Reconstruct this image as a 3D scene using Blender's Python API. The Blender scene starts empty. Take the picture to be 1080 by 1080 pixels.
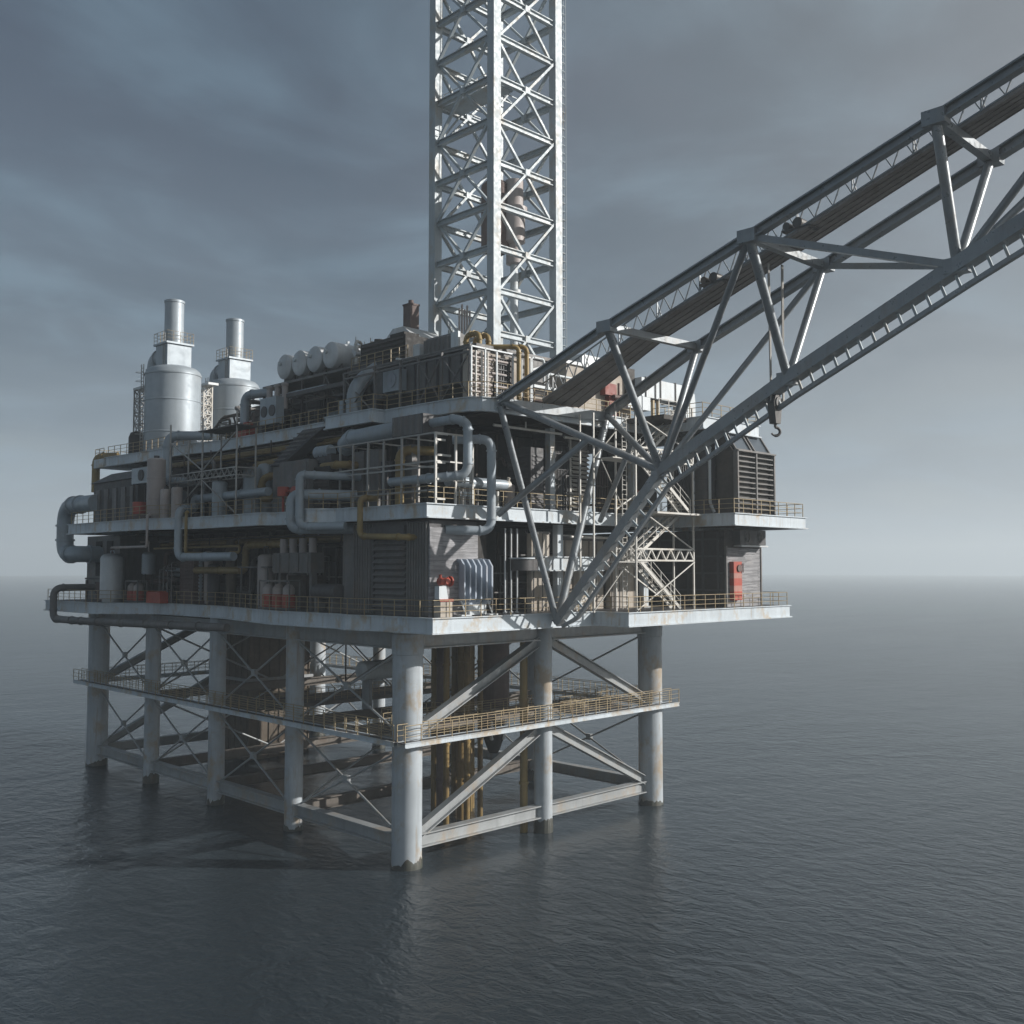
import bpy, math, random
from mathutils import Vector as V
RND = random.Random(11)
S = bpy.context.scene
COL = S.collection
Z = V((0, 0, 1))

# ------------------------------------------------------------------ mesh builder
class MB:
    def __init__(s):
        s.v = []; s.f = []; s.sm = []
    def add(s, vs, fs, smooth=False):
        b = len(s.v)
        s.v += [tuple(v) for v in vs]
        for f in fs:
            s.f.append([i + b for i in f]); s.sm.append(smooth)
        return s
    def obox(s, c, ax, ay, az):
        c = V(c)
        p = [c + i * ax + j * ay + k * az for k in (-1, 1) for j in (-1, 1) for i in (-1, 1)]
        return s.add(p, [(0, 2, 3, 1), (4, 5, 7, 6), (0, 1, 5, 4), (2, 6, 7, 3), (0, 4, 6, 2), (1, 3, 7, 5)])
    def box(s, x0, y0, z0, x1, y1, z1):
        return s.obox(((x0 + x1) / 2, (y0 + y1) / 2, (z0 + z1) / 2), V(((x1 - x0) / 2, 0, 0)), V((0, (y1 - y0) / 2, 0)), V((0, 0, (z1 - z0) / 2)))
    def frame(s, p, q, up=None):
        d = (V(q) - V(p)); L = d.length; d = d / L
        u = V(up) if up is not None else (Z if abs(d.z) < .95 else V((0, 1, 0)))
        a = d.cross(u).normalized(); b = a.cross(d).normalized()
        return d, a, b, L
    def bar(s, p, q, w, h=None, up=None):
        h = h or w
        d, a, b, L = s.frame(p, q, up)
        return s.obox((V(p) + V(q)) / 2, d * (L / 2), a * (w / 2), b * (h / 2))
    def ibar(s, p, q, w, h, t=None, up=None):
        t = t or h * .1
        d, a, b, L = s.frame(p, q, up); c = (V(p) + V(q)) / 2
        s.obox(c + b * (h / 2 - t / 2), d * (L / 2), a * (w / 2), b * (t / 2))
        s.obox(c - b * (h / 2 - t / 2), d * (L / 2), a * (w / 2), b * (t / 2))
        return s.obox(c, d * (L / 2), a * (t / 2), b * (h / 2 - t))
    def rod(s, p, q, r, r2=None, n=10, caps=True):
        r2 = r if r2 is None else r2
        d, a, b, L = s.frame(p, q); p = V(p); q = V(q)
        vs = []
        for c, rr in ((p, r), (q, r2)):
            for i in range(n):
                t = 2 * math.pi * i / n
                vs.append(c + a * (rr * math.cos(t)) + b * (rr * math.sin(t)))
        s.add(vs, [(i, (i + 1) % n, n + (i + 1) % n, n + i) for i in range(n)], n > 5)
        if caps:
            s.add(vs[:n], [tuple(range(n))[::-1]]); s.add(vs[n:], [tuple(range(n))])
        return s
    def lathe(s, c, prof, n=28, axis='z', smooth=True):
        c = V(c)
        ax = {'z': (V((1, 0, 0)), V((0, 1, 0)), Z), 'x': (V((0, 1, 0)), Z, V((1, 0, 0))), 'y': (Z, V((1, 0, 0)), V((0, 1, 0)))}[axis]
        def ring(r, h):
            return [c + ax[0] * (r * math.cos(2 * math.pi * i / n)) + ax[1] * (r * math.sin(2 * math.pi * i / n)) + ax[2] * h for i in range(n)]
        chains = [[prof[0]]]
        for k in range(1, len(prof)):
            if k > 1:
                a0 = math.atan2(prof[k - 1][1] - prof[k - 2][1], prof[k - 1][0] - prof[k - 2][0]); a1 = math.atan2(prof[k][1] - prof[k - 1][1], prof[k][0] - prof[k - 1][0])
                if abs((a1 - a0 + math.pi) % (2 * math.pi) - math.pi) > .62: chains.append([prof[k - 1]])
            chains[-1].append(prof[k])
        for ch in chains:
            vs = [v for r, h in ch for v in ring(r, h)]
            s.add(vs, [(k * n + i, k * n + (i + 1) % n, (k + 1) * n + (i + 1) % n, (k + 1) * n + i) for k in range(len(ch) - 1) for i in range(n)], smooth)
        if prof[0][0] > 1e-3: s.add(ring(*prof[0]), [tuple(range(n))[::-1]])
        if prof[-1][0] > 1e-3: s.add(ring(*prof[-1]), [tuple(range(n))])
        return s
    def pipe(s, pts, r, bend=None, n=14, flange=True):
        bend = bend or r * 2.2
        pts = [V(p) for p in pts]; path = [pts[0]]; joints = []
        for k in range(1, len(pts) - 1):
            d0 = (pts[k] - pts[k - 1]); d1 = (pts[k + 1] - pts[k])
            bb = min(bend, d0.length * .48, d1.length * .48)
            a = pts[k] - d0.normalized() * bb; c = pts[k] + d1.normalized() * bb
            joints += [(a, d0.normalized()), (c, d1.normalized())]
            for j in range(7):
                t = j / 6
                path.append(a.lerp(pts[k], t).lerp(pts[k].lerp(c, t), t))
        path.append(pts[-1])
        u = None; rings = []
        for i, p in enumerate(path):
            d = (path[min(i + 1, len(path) - 1)] - path[max(i - 1, 0)]).normalized()
            if u is None:
                u = d.orthogonal().normalized()
            u = (u - d * u.dot(d)).normalized(); w = d.cross(u)
            rings.append([p + u * (r * math.cos(2 * math.pi * j / n)) + w * (r * math.sin(2 * math.pi * j / n)) for j in range(n)])
        vs = [v for R in rings for v in R]
        s.add(vs, [(k * n + i, k * n + (i + 1) % n, (k + 1) * n + (i + 1) % n, (k + 1) * n + i) for k in range(len(rings) - 1) for i in range(n)], True)
        s.add(rings[0], [tuple(range(n))[::-1]]); s.add(rings[-1], [tuple(range(n))])
        if flange and r > .2:
            for k in range(len(pts) - 1):
                L = (pts[k + 1] - pts[k]).length; m = int(L / 3.2)
                for i in range(1, m):
                    joints.append((pts[k].lerp(pts[k + 1], i / m), (pts[k + 1] - pts[k]).normalized()))
        if flange:
            for c, d in joints:
                s.rod(c - d * (.09 * r + .02), c + d * (.09 * r + .02), r * 1.12 + .02, n=n)
        return s
    def prism(s, poly, z0, z1):
        n = len(poly)
        vs = [(x, y, z0) for x, y in poly] + [(x, y, z1) for x, y in poly]
        s.add(vs, [(i, (i + 1) % n, n + (i + 1) % n, n + i) for i in range(n)])
        s.add(vs, [tuple(range(n))[::-1], tuple(range(n, 2 * n))]); return s
    def extr(s, prof, vec):
        n = len(prof); vec = V(vec)
        vs = [V(p) for p in prof] + [V(p) + vec for p in prof]
        return s.add(vs, [(i, (i + 1) % n, n + (i + 1) % n, n + i) for i in range(n)] + [tuple(range(n))[::-1], tuple(range(n, 2 * n))])
    def split(s, name, m, parent=None):
        """one object per box or bar"""
        for k in range(len(s.v) // 8):
            mb = MB(); mb.add(s.v[k * 8:k * 8 + 8], [[i - k * 8 for i in f] for f in s.f[k * 6:k * 6 + 6]]); mb.build(name, m, parent)
    def build(s, name, m, parent=None):
        me = bpy.data.meshes.new(name)
        if parent is not None:
            o0 = V(parent['_w']); rootw = o0
        else:
            xs = [v[0] for v in s.v]; ys = [v[1] for v in s.v]; zs = [v[2] for v in s.v]
            rootw = V(((min(xs) + max(xs)) / 2, (min(ys) + max(ys)) / 2, min(zs)))
        me.from_pydata([(v[0] - rootw.x, v[1] - rootw.y, v[2] - rootw.z) for v in s.v], [], s.f)
        me.polygons.foreach_set('use_smooth', s.sm)
        me.materials.append(m); me.update()
        import bmesh
        bm = bmesh.new(); bm.from_mesh(me); bmesh.ops.recalc_face_normals(bm, faces=bm.faces); bm.to_mesh(me); bm.free()
        o = bpy.data.objects.new(name, me); COL.objects.link(o)
        o['_w'] = tuple(rootw)
        if parent is not None: o.parent = parent
        else: o.location = rootw
        return o

def tag(o, label=None, cat=None, group=None, kind=None):
    if label: o['label'] = label
    if cat: o['category'] = cat
    if group: o['group'] = group
    if kind: o['kind'] = kind
    return o
def thing(name, label, cat, loc, group=None):
    o = bpy.data.objects.new(name, None); COL.objects.link(o)
    o.location = loc; o['_w'] = tuple(loc); o.empty_display_size = .5
    return tag(o, label, cat, group)
def copy_tree(o, dloc=(0, 0, 0), label=None, parent=None):
    c = o.copy(); COL.objects.link(c)
    if parent is None:
        c.location = V(o.location) + V(dloc); c['_w'] = tuple(V(o['_w']) + V(dloc))
        if label: c['label'] = label
    else: c.parent = parent
    for ch in list(o.children): copy_tree(ch, parent=c)
    return c

# ------------------------------------------------------------------ materials
def mat(name, col, rough=.55, metal=0., var=.18, rust=0., rcol=(.16, .075, .03), streak=.0, scale=1., bump=.0, soot=0.):
    m = bpy.data.materials.new(name); m.use_nodes = True
    nt = m.node_tree; N = nt.nodes; Lk = nt.links
    b = N['Principled BSDF']
    b.inputs['Roughness'].default_value = rough; b.inputs['Metallic'].default_value = metal
    geo = N.new('ShaderNodeNewGeometry')
    rust_lo = .52
    def noise(sc, det=5, mapping=None, rgh=.6):
        n = N.new('ShaderNodeTexNoise'); n.inputs['Scale'].default_value = sc; n.inputs['Detail'].default_value = det; n.inputs['Roughness'].default_value = rgh
        if mapping:
            mp = N.new('ShaderNodeMapping'); mp.inputs['Scale'].default_value = mapping
            Lk.new(geo.outputs['Position'], mp.inputs['Vector']); Lk.new(mp.outputs['Vector'], n.inputs['Vector'])
        else: Lk.new(geo.outputs['Position'], n.inputs['Vector'])
        return n.outputs['Fac']
    def ramp(src, a, c, va=0., vb=1.):
        r = N.new('ShaderNodeMapRange'); r.inputs[1].default_value = a; r.inputs[2].default_value = c; r.inputs[3].default_value = va; r.inputs[4].default_value = vb
        Lk.new(src, r.inputs[0]); return r.outputs[0]
    def mix(fac, c1, c2, mode='MIX'):
        x = N.new('ShaderNodeMix'); x.data_type = 'RGBA'; x.blend_type = mode
        if isinstance(fac, (int, float)): x.inputs[0].default_value = fac
        else: Lk.new(fac, x.inputs[0])
        for i, c in ((6, c1), (7, c2)):
            if isinstance(c, tuple): x.inputs[i].default_value = (*c, 1)
            else: Lk.new(c, x.inputs[i])
        return x.outputs[2]
    dark = tuple(c * (1 - var * 1.6) for c in col); lite = tuple(min(1, c * (1 + var)) for c in col)
    c = mix(ramp(noise(.35 * scale, 6), .3, .7), dark, lite)
    c = mix(ramp(noise(2.6 * scale, 6), .35, .7, 0, .6), c, tuple(x * (1 - var) for x in col))
    if streak: c = mix(ramp(noise(1.0 * scale, 5, (2.2, 2.2, .16)), .5, .72, 0, streak), c, tuple(x * .42 for x in col))
    if rust:
        c = mix(ramp(noise(.55 * scale, 8, (1, 1, .7), .68), rust_lo, .64, 0, rust), c, rcol)
        c = mix(ramp(noise(1.6 * scale, 6, (2.5, 2.5, .22)), .6, .72, 0, rust * .8), c, tuple(x * .8 for x in rcol))
    Lk.new(c, b.inputs['Base Color'])
    Lk.new(ramp(noise(3 * scale, 4), .3, .7, max(.05, rough - .12), min(1, rough + .15)), b.inputs['Roughness'])
    if bump:
        bp = N.new('ShaderNodeBump'); bp.inputs['Strength'].default_value = bump; bp.inputs['Distance'].default_value = .05
        Lk.new(noise(5 * scale, 6), bp.inputs['Height']); Lk.new(bp.outputs['Normal'], b.inputs['Normal'])
    return m
TAN = (.36, .27, .17)
M = dict(
    steel=mat('painted_steel', (.56, .615, .655), .5, .0, .12, .8, (.44, .34, .22), .35),
    leg=mat('leg_steel', (.45, .49, .52), .5, .0, .14, .8, TAN, .5, .8),
    beam=mat('beam_steel', (.34, .355, .36), .5, .1, .15, .45, TAN, .3),
    boom=mat('boom_steel', (.27, .29, .305), .36, .35, .12, .3, (.22, .17, .12), .2),
    derrick=mat('derrick_white', (.41, .46, .485), .5, .0, .12, .5, TAN, .25),
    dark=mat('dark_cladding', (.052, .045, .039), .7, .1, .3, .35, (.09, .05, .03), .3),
    darker=mat('dark_shade_steel', (.04, .036, .033), .75, .1, .35, .2, (.07, .04, .02)),  # near-black tone; shade of the inner bays put into the colour
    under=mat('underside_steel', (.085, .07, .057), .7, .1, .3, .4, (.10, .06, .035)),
    grey=mat('grey_panel', (.17, .165, .16), .6, .05, .2, .35, (.2, .14, .1), .45),
    greyd=mat('dark_grey_panel', (.08, .078, .08), .6, .1, .2, .25, (.12, .08, .05), .4),
    conc=mat('beige_cladding', (.47, .42, .36), .8, 0, .18, .4, (.27, .19, .12), .6, 1., .3),
    beamd=mat('inner_beam', (.15, .13, .11), .65, .05, .25, .5, (.1, .065, .04), .4),  # darker copy of the beam paint, under-deck shade put into its colour
    tide=mat('tide_growth', (.055, .058, .045), .5, 0, .35, .5, (.12, .075, .04), .4, 2., .5),
    pinkred=mat('faded_red', (.42, .19, .15), .55, 0, .2, .3, (.25, .1, .07), .4),
    redd=mat('dull_red', (.24, .05, .035), .55, 0, .2, .4, (.15, .05, .03), .4),
    brown=mat('brown_shaft', (.14, .11, .08), .8, 0, .3, .4, (.1, .06, .03), .6),
    pblue=mat('pale_pipe', (.35, .40, .44), .4, .12, .12, .2, (.24, .18, .12), .25),
    silo=mat('silo_metal', (.37, .415, .45), .46, .25, .10, .15, (.4, .36, .32), .3, .6),
    white=mat('white_paint', (.62, .66, .68), .45, 0, .08, .2, TAN, .25),
    pink=mat('faded_white_tank', (.42, .37, .35), .55, 0, .12, .35, (.3, .2, .15), .4),
    yellow=mat('ochre_pipe', (.30, .21, .075), .5, .05, .2, .4, (.2, .11, .04), .4),
    rail=mat('rail_paint', (.36, .28, .16), .55, .05, .2, .4, (.2, .11, .05)),
    bpipe=mat('rusty_conductor', (.27, .18, .06), .6, .15, .25, .6, (.09, .05, .025), .5),
    red=mat('red_paint', (.42, .065, .035), .5, 0, .2, .3, (.22, .05, .03), .4),
    redw=mat('rust_red', (.145, .10, .088), .7, .05, .25, .4, (.09, .05, .04), .4),
    blue=mat('transformer_paint', (.36, .41, .48), .45, .05, .1, .2, TAN, .3),
    glass=mat('dark_glass', (.10, .12, .14), .12, 0, .1),
    rope=mat('wire_rope', (.40, .38, .35), .6, .3, .1),
    hook=mat('hook_iron', (.10, .095, .09), .45, .5, .2, .4, (.14, .08, .04)),
    plank=mat('walkway_underside', (.30, .275, .255), .75, .05, .2, .45, (.12, .085, .06), .2),
    cable=mat('tower_steel', (.40, .39, .37), .5, .3, .15, .3, (.2, .13, .08)),
    stair=mat('stair_steel', (.58, .56, .52), .5, .1, .12, .35, TAN, .2),
    lite=mat('galvanised', (.58, .60, .61), .42, .1, .12, .2, TAN, .2),
)
def brick_mat():
    m = mat('ledge_stone', (.33, .325, .335), .85, 0, .12, .15, (.25, .2, .16), .3)
    nt = m.node_tree; N = nt.nodes; Lk = nt.links; b = N['Principled BSDF']
    geo = N.new('ShaderNodeNewGeometry'); mp = N.new('ShaderNodeMapping'); mp.inputs['Scale'].default_value = (1.0, 1.0, 12.)
    n = N.new('ShaderNodeTexVoronoi'); n.inputs['Scale'].default_value = 1.; n.inputs['Randomness'].default_value = .9
    Lk.new(geo.outputs['Position'], mp.inputs['Vector']); Lk.new(mp.outputs['Vector'], n.inputs['Vector'])
    old = b.inputs['Base Color'].links[0].from_socket
    x = N.new('ShaderNodeMix'); x.data_type = 'RGBA'; x.blend_type = 'MULTIPLY'; x.inputs[0].default_value = .75
    g = N.new('ShaderNodeSeparateColor'); Lk.new(n.outputs['Color'], g.inputs[0])
    r = N.new('ShaderNodeMapRange'); r.inputs[3].default_value = .5; r.inputs[4].default_value = 1.25; Lk.new(g.outputs[0], r.inputs[0])
    Lk.new(old, x.inputs[6]); Lk.new(r.outputs[0], x.inputs[7]); Lk.new(x.outputs[2], b.inputs['Base Color'])
    bp = N.new('ShaderNodeBump'); bp.inputs['Strength'].default_value = .8; bp.inputs['Distance'].default_value = .06
    Lk.new(r.outputs[0], bp.inputs['Height']); Lk.new(bp.outputs['Normal'], b.inputs['Normal'])
    return m
M['brick'] = brick_mat()

# ------------------------------------------------------------------ generic pieces
def offset_poly(poly, d, closed=True):
    n = len(poly); out = []
    for i in range(n):
        p = V((*poly[i], 0)); a = V((*poly[i - 1], 0)) if (closed or i > 0) else None
        c = V((*poly[(i + 1) % n], 0)) if (closed or i < n - 1) else None
        e0 = (p - a).normalized() if a is not None else (c - p).normalized()
        e1 = (c - p).normalized() if c is not None else e0
        n0 = V((e0.y, -e0.x, 0)); n1 = V((e1.y, -e1.x, 0)); m = (n0 + n1)
        m = m / max(.35, m.dot(n0)) if m.length > 1e-6 else n0
        out.append((p.x + m.x * d, p.y + m.y * d))
    return out
def sweep(mb, poly, prof, z):
    n = len(poly); k = len(prof); vs = []
    cols = [offset_poly(poly, o) for o, h in prof]
    for i in range(n):
        for j in range(k): vs.append((*cols[j][i], z + prof[j][1]))
    mb.add(vs, [(i * k + j, i * k + (j + 1) % k, ((i + 1) % n) * k + (j + 1) % k, ((i + 1) % n) * k + j) for i in range(n) for j in range(k)])
def guard_rail(path, z, parent, h=1.1, sp=1.35, m='rail', name='guard_rail', t=.045):
    mb = MB()
    pts = [V((*p, z)) if len(p) == 2 else V(p) for p in path]
    for a, b in zip(pts, pts[1:]):
        L = (b - a).length; n = max(1, round(L / sp))
        for i in range(n + 1):
            p = a.lerp(b, i / n)
            if i == 0 and a is not pts[0]: continue
            mb.bar(p, p + Z * h, t * 1.15, up=(1, 0, 0))
        for k, tt in ((h, t * 1.1), (h * .66, t * .8), (h * .34, t * .8)):
            mb.rod(a + Z * k, b + Z * k, tt * .6, n=6)
    return mb.build(name, M[m], parent)
def truss(mb, p, q, h, n, t=.07, up=Z):
    p = V(p); q = V(q); up = V(up)
    mb.bar(p, q, t); mb.bar(p + up * h, q + up * h, t)
    for i in range(n):
        a = p.lerp(q, i / n); b = p.lerp(q, (i + .5) / n); c = p.lerp(q, (i + 1) / n)
        mb.bar(a, b + up * h, t * .7); mb.bar(b + up * h, c, t * .7)
def corrug(mb, p, q, z0, z1, depth, pitch, out):
    """ribbed sheet between two ground points, ribs standing out"""
    p = V((*p, 0)); q = V((*q, 0)); d = (q - p); L = d.length; d /= L; o = V((*out, 0))
    n = max(1, int(L / pitch)); prof = []
    for i in range(n):
        a = p + d * (L * i / n); w = L / n
        prof += [a, a + d * w * .15 + o * depth, a + d * w * .5 + o * depth, a + d * w * .65]
    prof.append(q)
    vs = [v + Z * z0 for v in prof] + [v + Z * z1 for v in prof]; m = len(prof)
    mb.add(vs, [(i, i + 1, m + i + 1, m + i) for i in range(m - 1)])
def louvre(mb, p, q, z0, z1, out, pitch=.28, depth=.16):
    p = V((*p, 0)); q = V((*q, 0)); o = V((*out, 0)); n = max(2, int((z1 - z0) / pitch))
    for i in range(n):
        z = z0 + (z1 - z0) * (i + .5) / n
        a = p + Z * z; b = q + Z * z
        h = (z1 - z0) / n * .55
        mb.add([a + Z * h * .8, b + Z * h * .8, b + o * depth - Z * h * .3, a + o * depth - Z * h * .3, a - Z * h * .5, b - Z * h * .5], [(0, 1, 2, 3), (3, 2, 5, 4)])
def dome_tank(mb, c, r, h, n=26, foot=.25):
    mb.lathe(c, [(r * .8, 0), (r * .8, foot), (r, foot + .01), (r, h - r * .45), (r * .93, h - r * .25), (r * .72, h - r * .09), (r * .4, h - r * .02), (0.001, h)], n)
def horiz_tank(mb, c, r, L, axis='x', n=24):
    mb.lathe(c, [(.001, -L / 2 - r * .14), (r * .6, -L / 2 - r * .1), (r * .9, -L / 2 - .02), (r, -L / 2 + r * .08), (r, L / 2 - r * .08), (r * .9, L / 2 + .02), (r * .6, L / 2 + r * .1), (.001, L / 2 + r * .14)], n, axis)
def clutter(parent, x0, x1, y0, y1, z0, z1, n, rnd, mats=('greyd', 'dark', 'grey', 'under', 'redw')):  # dark material picks carry the shade of the bays
    """process equipment filling a bay: skids, vertical vessels, pipe runs, cabinets"""
    for i in range(n):
        x = rnd.uniform(x0, x1); y = rnd.uniform(y0, y1); k = rnd.random(); m = M[rnd.choice(mats)]
        if k < .25:
            mb = MB(); w = rnd.uniform(.4, 1.1); d = rnd.uniform(.5, 1.4); h = rnd.uniform(1.2, (z1 - z0) * .75)
            mb.box(x - w, y - d, z0, x + w, y + d, z0 + h)
            louvre(mb, (x - w, y - d * .8), (x - w, y + d * .8), z0 + .3, z0 + h * .9, (-1, 0), .3, .06)
            louvre(mb, (x - w * .8, y - d), (x + w * .8, y - d), z0 + .3, z0 + h * .9, (0, -1), .3, .06)
            mb.build('cabinet', m, parent)
        elif k < .45:
            mb = MB(); dome_tank(mb, (x, y, z0), rnd.uniform(.35, .8), rnd.uniform(1.8, (z1 - z0) * .8), 18)
            mb.build('vessel', M[rnd.choice(('greyd', 'pblue', 'pink', 'grey'))], parent)
        elif k < .8:
            mb = MB(); r = rnd.uniform(.08, .24); zz = rnd.uniform(z0 + .5, z1 - .6); zb = rnd.uniform(z0 + .5, z1 - .4)
            if rnd.random() < .5: pts = [(x, y, z0), (x, y, zz), (x, y + rnd.uniform(2, 7), zz), (x, y + 7.2, zb), (x + 3, y + 7.2, zb)]
            else: pts = [(x + 4, y, zz), (x, y, zz), (x, y, zb), (x, min(y1, y + rnd.uniform(1, 5)), zb)]
            mb.pipe(pts, r, n=10); mb.build('pipe', M[rnd.choice(('pblue', 'under', 'greyd', 'redw', 'grey', 'dark'))], parent)
        else:
            mb = MB()
            w = rnd.uniform(1, 2.4); h = rnd.uniform(1.5, (z1 - z0) * .9)
            for a in (0, w):
                for c in (0, w): mb.bar((x + a, y + c, z0), (x + a, y + c, z0 + h), .1)
            for zz in (z0 + h * .5, z0 + h - .05):
                mb.bar((x, y, zz), (x + w, y, zz), .09); mb.bar((x, y, zz), (x, y + w, zz), .09); mb.bar((x, y + w, zz), (x + w, y + w, zz), .09)
            mb.bar((x, y, z0), (x, y + w, z0 + h * .5), .06)
            mb.build('pipe_frame', M['grey'], parent)
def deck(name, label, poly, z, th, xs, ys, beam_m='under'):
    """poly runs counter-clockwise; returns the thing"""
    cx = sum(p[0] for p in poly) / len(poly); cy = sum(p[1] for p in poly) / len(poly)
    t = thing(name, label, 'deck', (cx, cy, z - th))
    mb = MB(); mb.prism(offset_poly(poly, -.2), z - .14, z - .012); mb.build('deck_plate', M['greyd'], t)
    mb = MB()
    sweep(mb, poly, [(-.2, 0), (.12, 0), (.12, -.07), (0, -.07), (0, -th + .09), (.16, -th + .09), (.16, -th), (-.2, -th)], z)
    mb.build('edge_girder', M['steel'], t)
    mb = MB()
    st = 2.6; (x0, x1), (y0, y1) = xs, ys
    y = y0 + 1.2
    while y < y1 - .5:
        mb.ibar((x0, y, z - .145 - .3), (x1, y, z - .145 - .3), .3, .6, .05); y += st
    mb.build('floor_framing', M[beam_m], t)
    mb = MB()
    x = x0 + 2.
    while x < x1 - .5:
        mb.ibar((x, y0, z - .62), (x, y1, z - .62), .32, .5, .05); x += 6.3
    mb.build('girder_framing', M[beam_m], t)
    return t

# ------------------------------------------------------------------ setting: sea, haze
WZ = .0
def sea_mat():
    m = bpy.data.materials.new('sea_water'); m.use_nodes = True
    nt = m.node_tree; N = nt.nodes; Lk = nt.links; b = N['Principled BSDF']
    b.inputs['Base Color'].default_value = (.03, .04, .048, 1); b.inputs['Roughness'].default_value = .22; b.inputs['IOR'].default_value = 1.33
    geo = N.new('ShaderNodeNewGeometry'); prev = None
    wn = N.new('ShaderNodeTexNoise'); wn.inputs['Scale'].default_value = .018; wn.inputs['Detail'].default_value = 4
    wr = N.new('ShaderNodeMapRange'); wr.inputs[1].default_value = .35; wr.inputs[2].default_value = .65; wr.inputs[3].default_value = .45; wr.inputs[4].default_value = 1.
    wm = N.new('ShaderNodeMapping'); wm.inputs['Scale'].default_value = (1, 2.6, 1); wm.inputs['Rotation'].default_value = (0, 0, .9)
    Lk.new(geo.outputs['Position'], wm.inputs['Vector']); Lk.new(wm.outputs['Vector'], wn.inputs['Vector']); Lk.new(wn.outputs['Fac'], wr.inputs[0])
    for sc, mpv, dist, det in ((.09, (1, 1.8, 1), .3, 3), (.6, (1.6, 1, 1), .17, 5), (2.4, (1.3, 1, 1), .06, 4)):
        mp = N.new('ShaderNodeMapping'); mp.inputs['Scale'].default_value = mpv; mp.inputs['Rotation'].default_value = (0, 0, .5 + sc)
        n = N.new('ShaderNodeTexNoise'); n.inputs['Scale'].default_value = sc; n.inputs['Detail'].default_value = det; n.inputs['Distortion'].default_value = .6
        Lk.new(geo.outputs['Position'], mp.inputs['Vector']); Lk.new(mp.outputs['Vector'], n.inputs['Vector'])
        bp = N.new('ShaderNodeBump'); bp.inputs['Strength'].default_value = 1.; bp.inputs['Distance'].default_value = dist
        Lk.new(wr.outputs[0], bp.inputs['Strength'])
        Lk.new(n.outputs['Fac'], bp.inputs['Height'])
        if prev: Lk.new(prev.outputs['Normal'], bp.inputs['Normal'])
        prev = bp
    Lk.new(prev.outputs['Normal'], b.inputs['Normal'])
    return m
HS = 3200.
mb = MB(); mb.add([(-HS + 10, -HS + 10, WZ), (HS - 10, -HS + 10, WZ), (HS - 10, HS - 10, WZ), (-HS + 10, HS - 10, WZ)], [(0, 1, 2, 3)])
tag(mb.build('sea', sea_mat()), kind='structure')
hm = bpy.data.materials.new('haze_air'); hm.use_nodes = True
nt = hm.node_tree; nt.nodes.clear()
ho = nt.nodes.new('ShaderNodeOutputMaterial'); hv = nt.nodes.new('ShaderNodeVolumePrincipled')
hv.inputs['Color'].default_value = (.88, .955, 1, 1); hv.inputs['Density'].default_value = .00068; hv.inputs['Anisotropy'].default_value = .2
nt.links.new(hv.outputs[0], ho.inputs['Volume'])
mb = MB(); mb.box(-HS, -HS, -1, HS, HS, 92)
tag(mb.build('haze', hm), kind='stuff')

# ------------------------------------------------------------------ jacket: legs, beams, braces
LX = (0, 13.3, 26.6); LY = (0, 13.9, 26.0, 38.3, 50.7)
J = thing('platform_jacket', 'steel jacket of round legs and braces carrying the platform out of the sea', 'platform jacket', (13.3, 25, WZ))
ZT, ZW, ZB = 15.1, 8.1, 1.6
for i, x in enumerate(LX):
    for j, y in enumerate(LY):
        if i == 1 and 0 < j < 4: continue
        big = i != 1 and j in (0, 4)
        mb = MB(); r = 1.03 if big else .70
        mb.rod((x, y, -.9), (x, y, 15.8), r, n=32)
        leg = mb.build('leg', M['leg'], J)
        mb = MB(); n_ = 60; vs = []; hz = .5
        for k in range(n_):
            hz = max(.15, min(1.1, hz + RND.uniform(-.16, .16))); a = 2 * math.pi * k / n_
            top = hz if k < n_ - 8 else hz + (.5 - hz) * (k - n_ + 9) / 9
            for rr, zz in ((r + .045, -.85), (r + .04, top - .1), (r + .004, top)): vs.append((x + rr * math.cos(a), y + rr * math.sin(a), zz))
        mb.add(vs, [(k * 3 + j, (k + 1) % n_ * 3 + j, (k + 1) % n_ * 3 + j + 1, k * 3 + j + 1) for k in range(n_) for j in (0, 1)], True)
        mb.build('tide_band', M['tide'], leg)
        if big:
            mb = MB(); mb.lathe((x, y, 14.2), [(r + .01, 0), (r + .06, .05), (r + .06, 1.4), (r + .01, 1.45)], 32); mb.build('collar', M['leg'], leg)
def jb(name, p, q, w, h, m='beam'):
    mb = MB(); mb.ibar(p, q, w, h, h * .09); return mb.build(name, M[m], J)
# perimeter and cross beams
for z, h in ((ZT, 1.15), (ZB, .95)):
    for x in (0, 26.6):
        for a, b in zip(LY, LY[1:]): jb('main_beam', (x, a + .6, z), (x, b - .6, z), .75, h)
    for y in (0, 50.7):
        for a, b in zip(LX, LX[1:]): jb('main_beam', (a + .6, y, z), (b - .6, y, z), .75, h)
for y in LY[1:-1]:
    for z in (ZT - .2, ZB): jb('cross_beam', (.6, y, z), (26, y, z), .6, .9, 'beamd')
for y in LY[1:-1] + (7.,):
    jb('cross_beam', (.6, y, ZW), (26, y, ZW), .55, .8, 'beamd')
# K braces on the two end faces
for y in (0, 50.7):
    for z0, z1 in ((ZW + .9, ZT - .6), (ZB + .5, ZW - .3)):
        jb('diagonal_brace', (.95, y, z0), (12.75, y, z1), .62, .72)
        jb('diagonal_brace', (25.7, y, z0), (13.85, y, z1), .62, .72)
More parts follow.
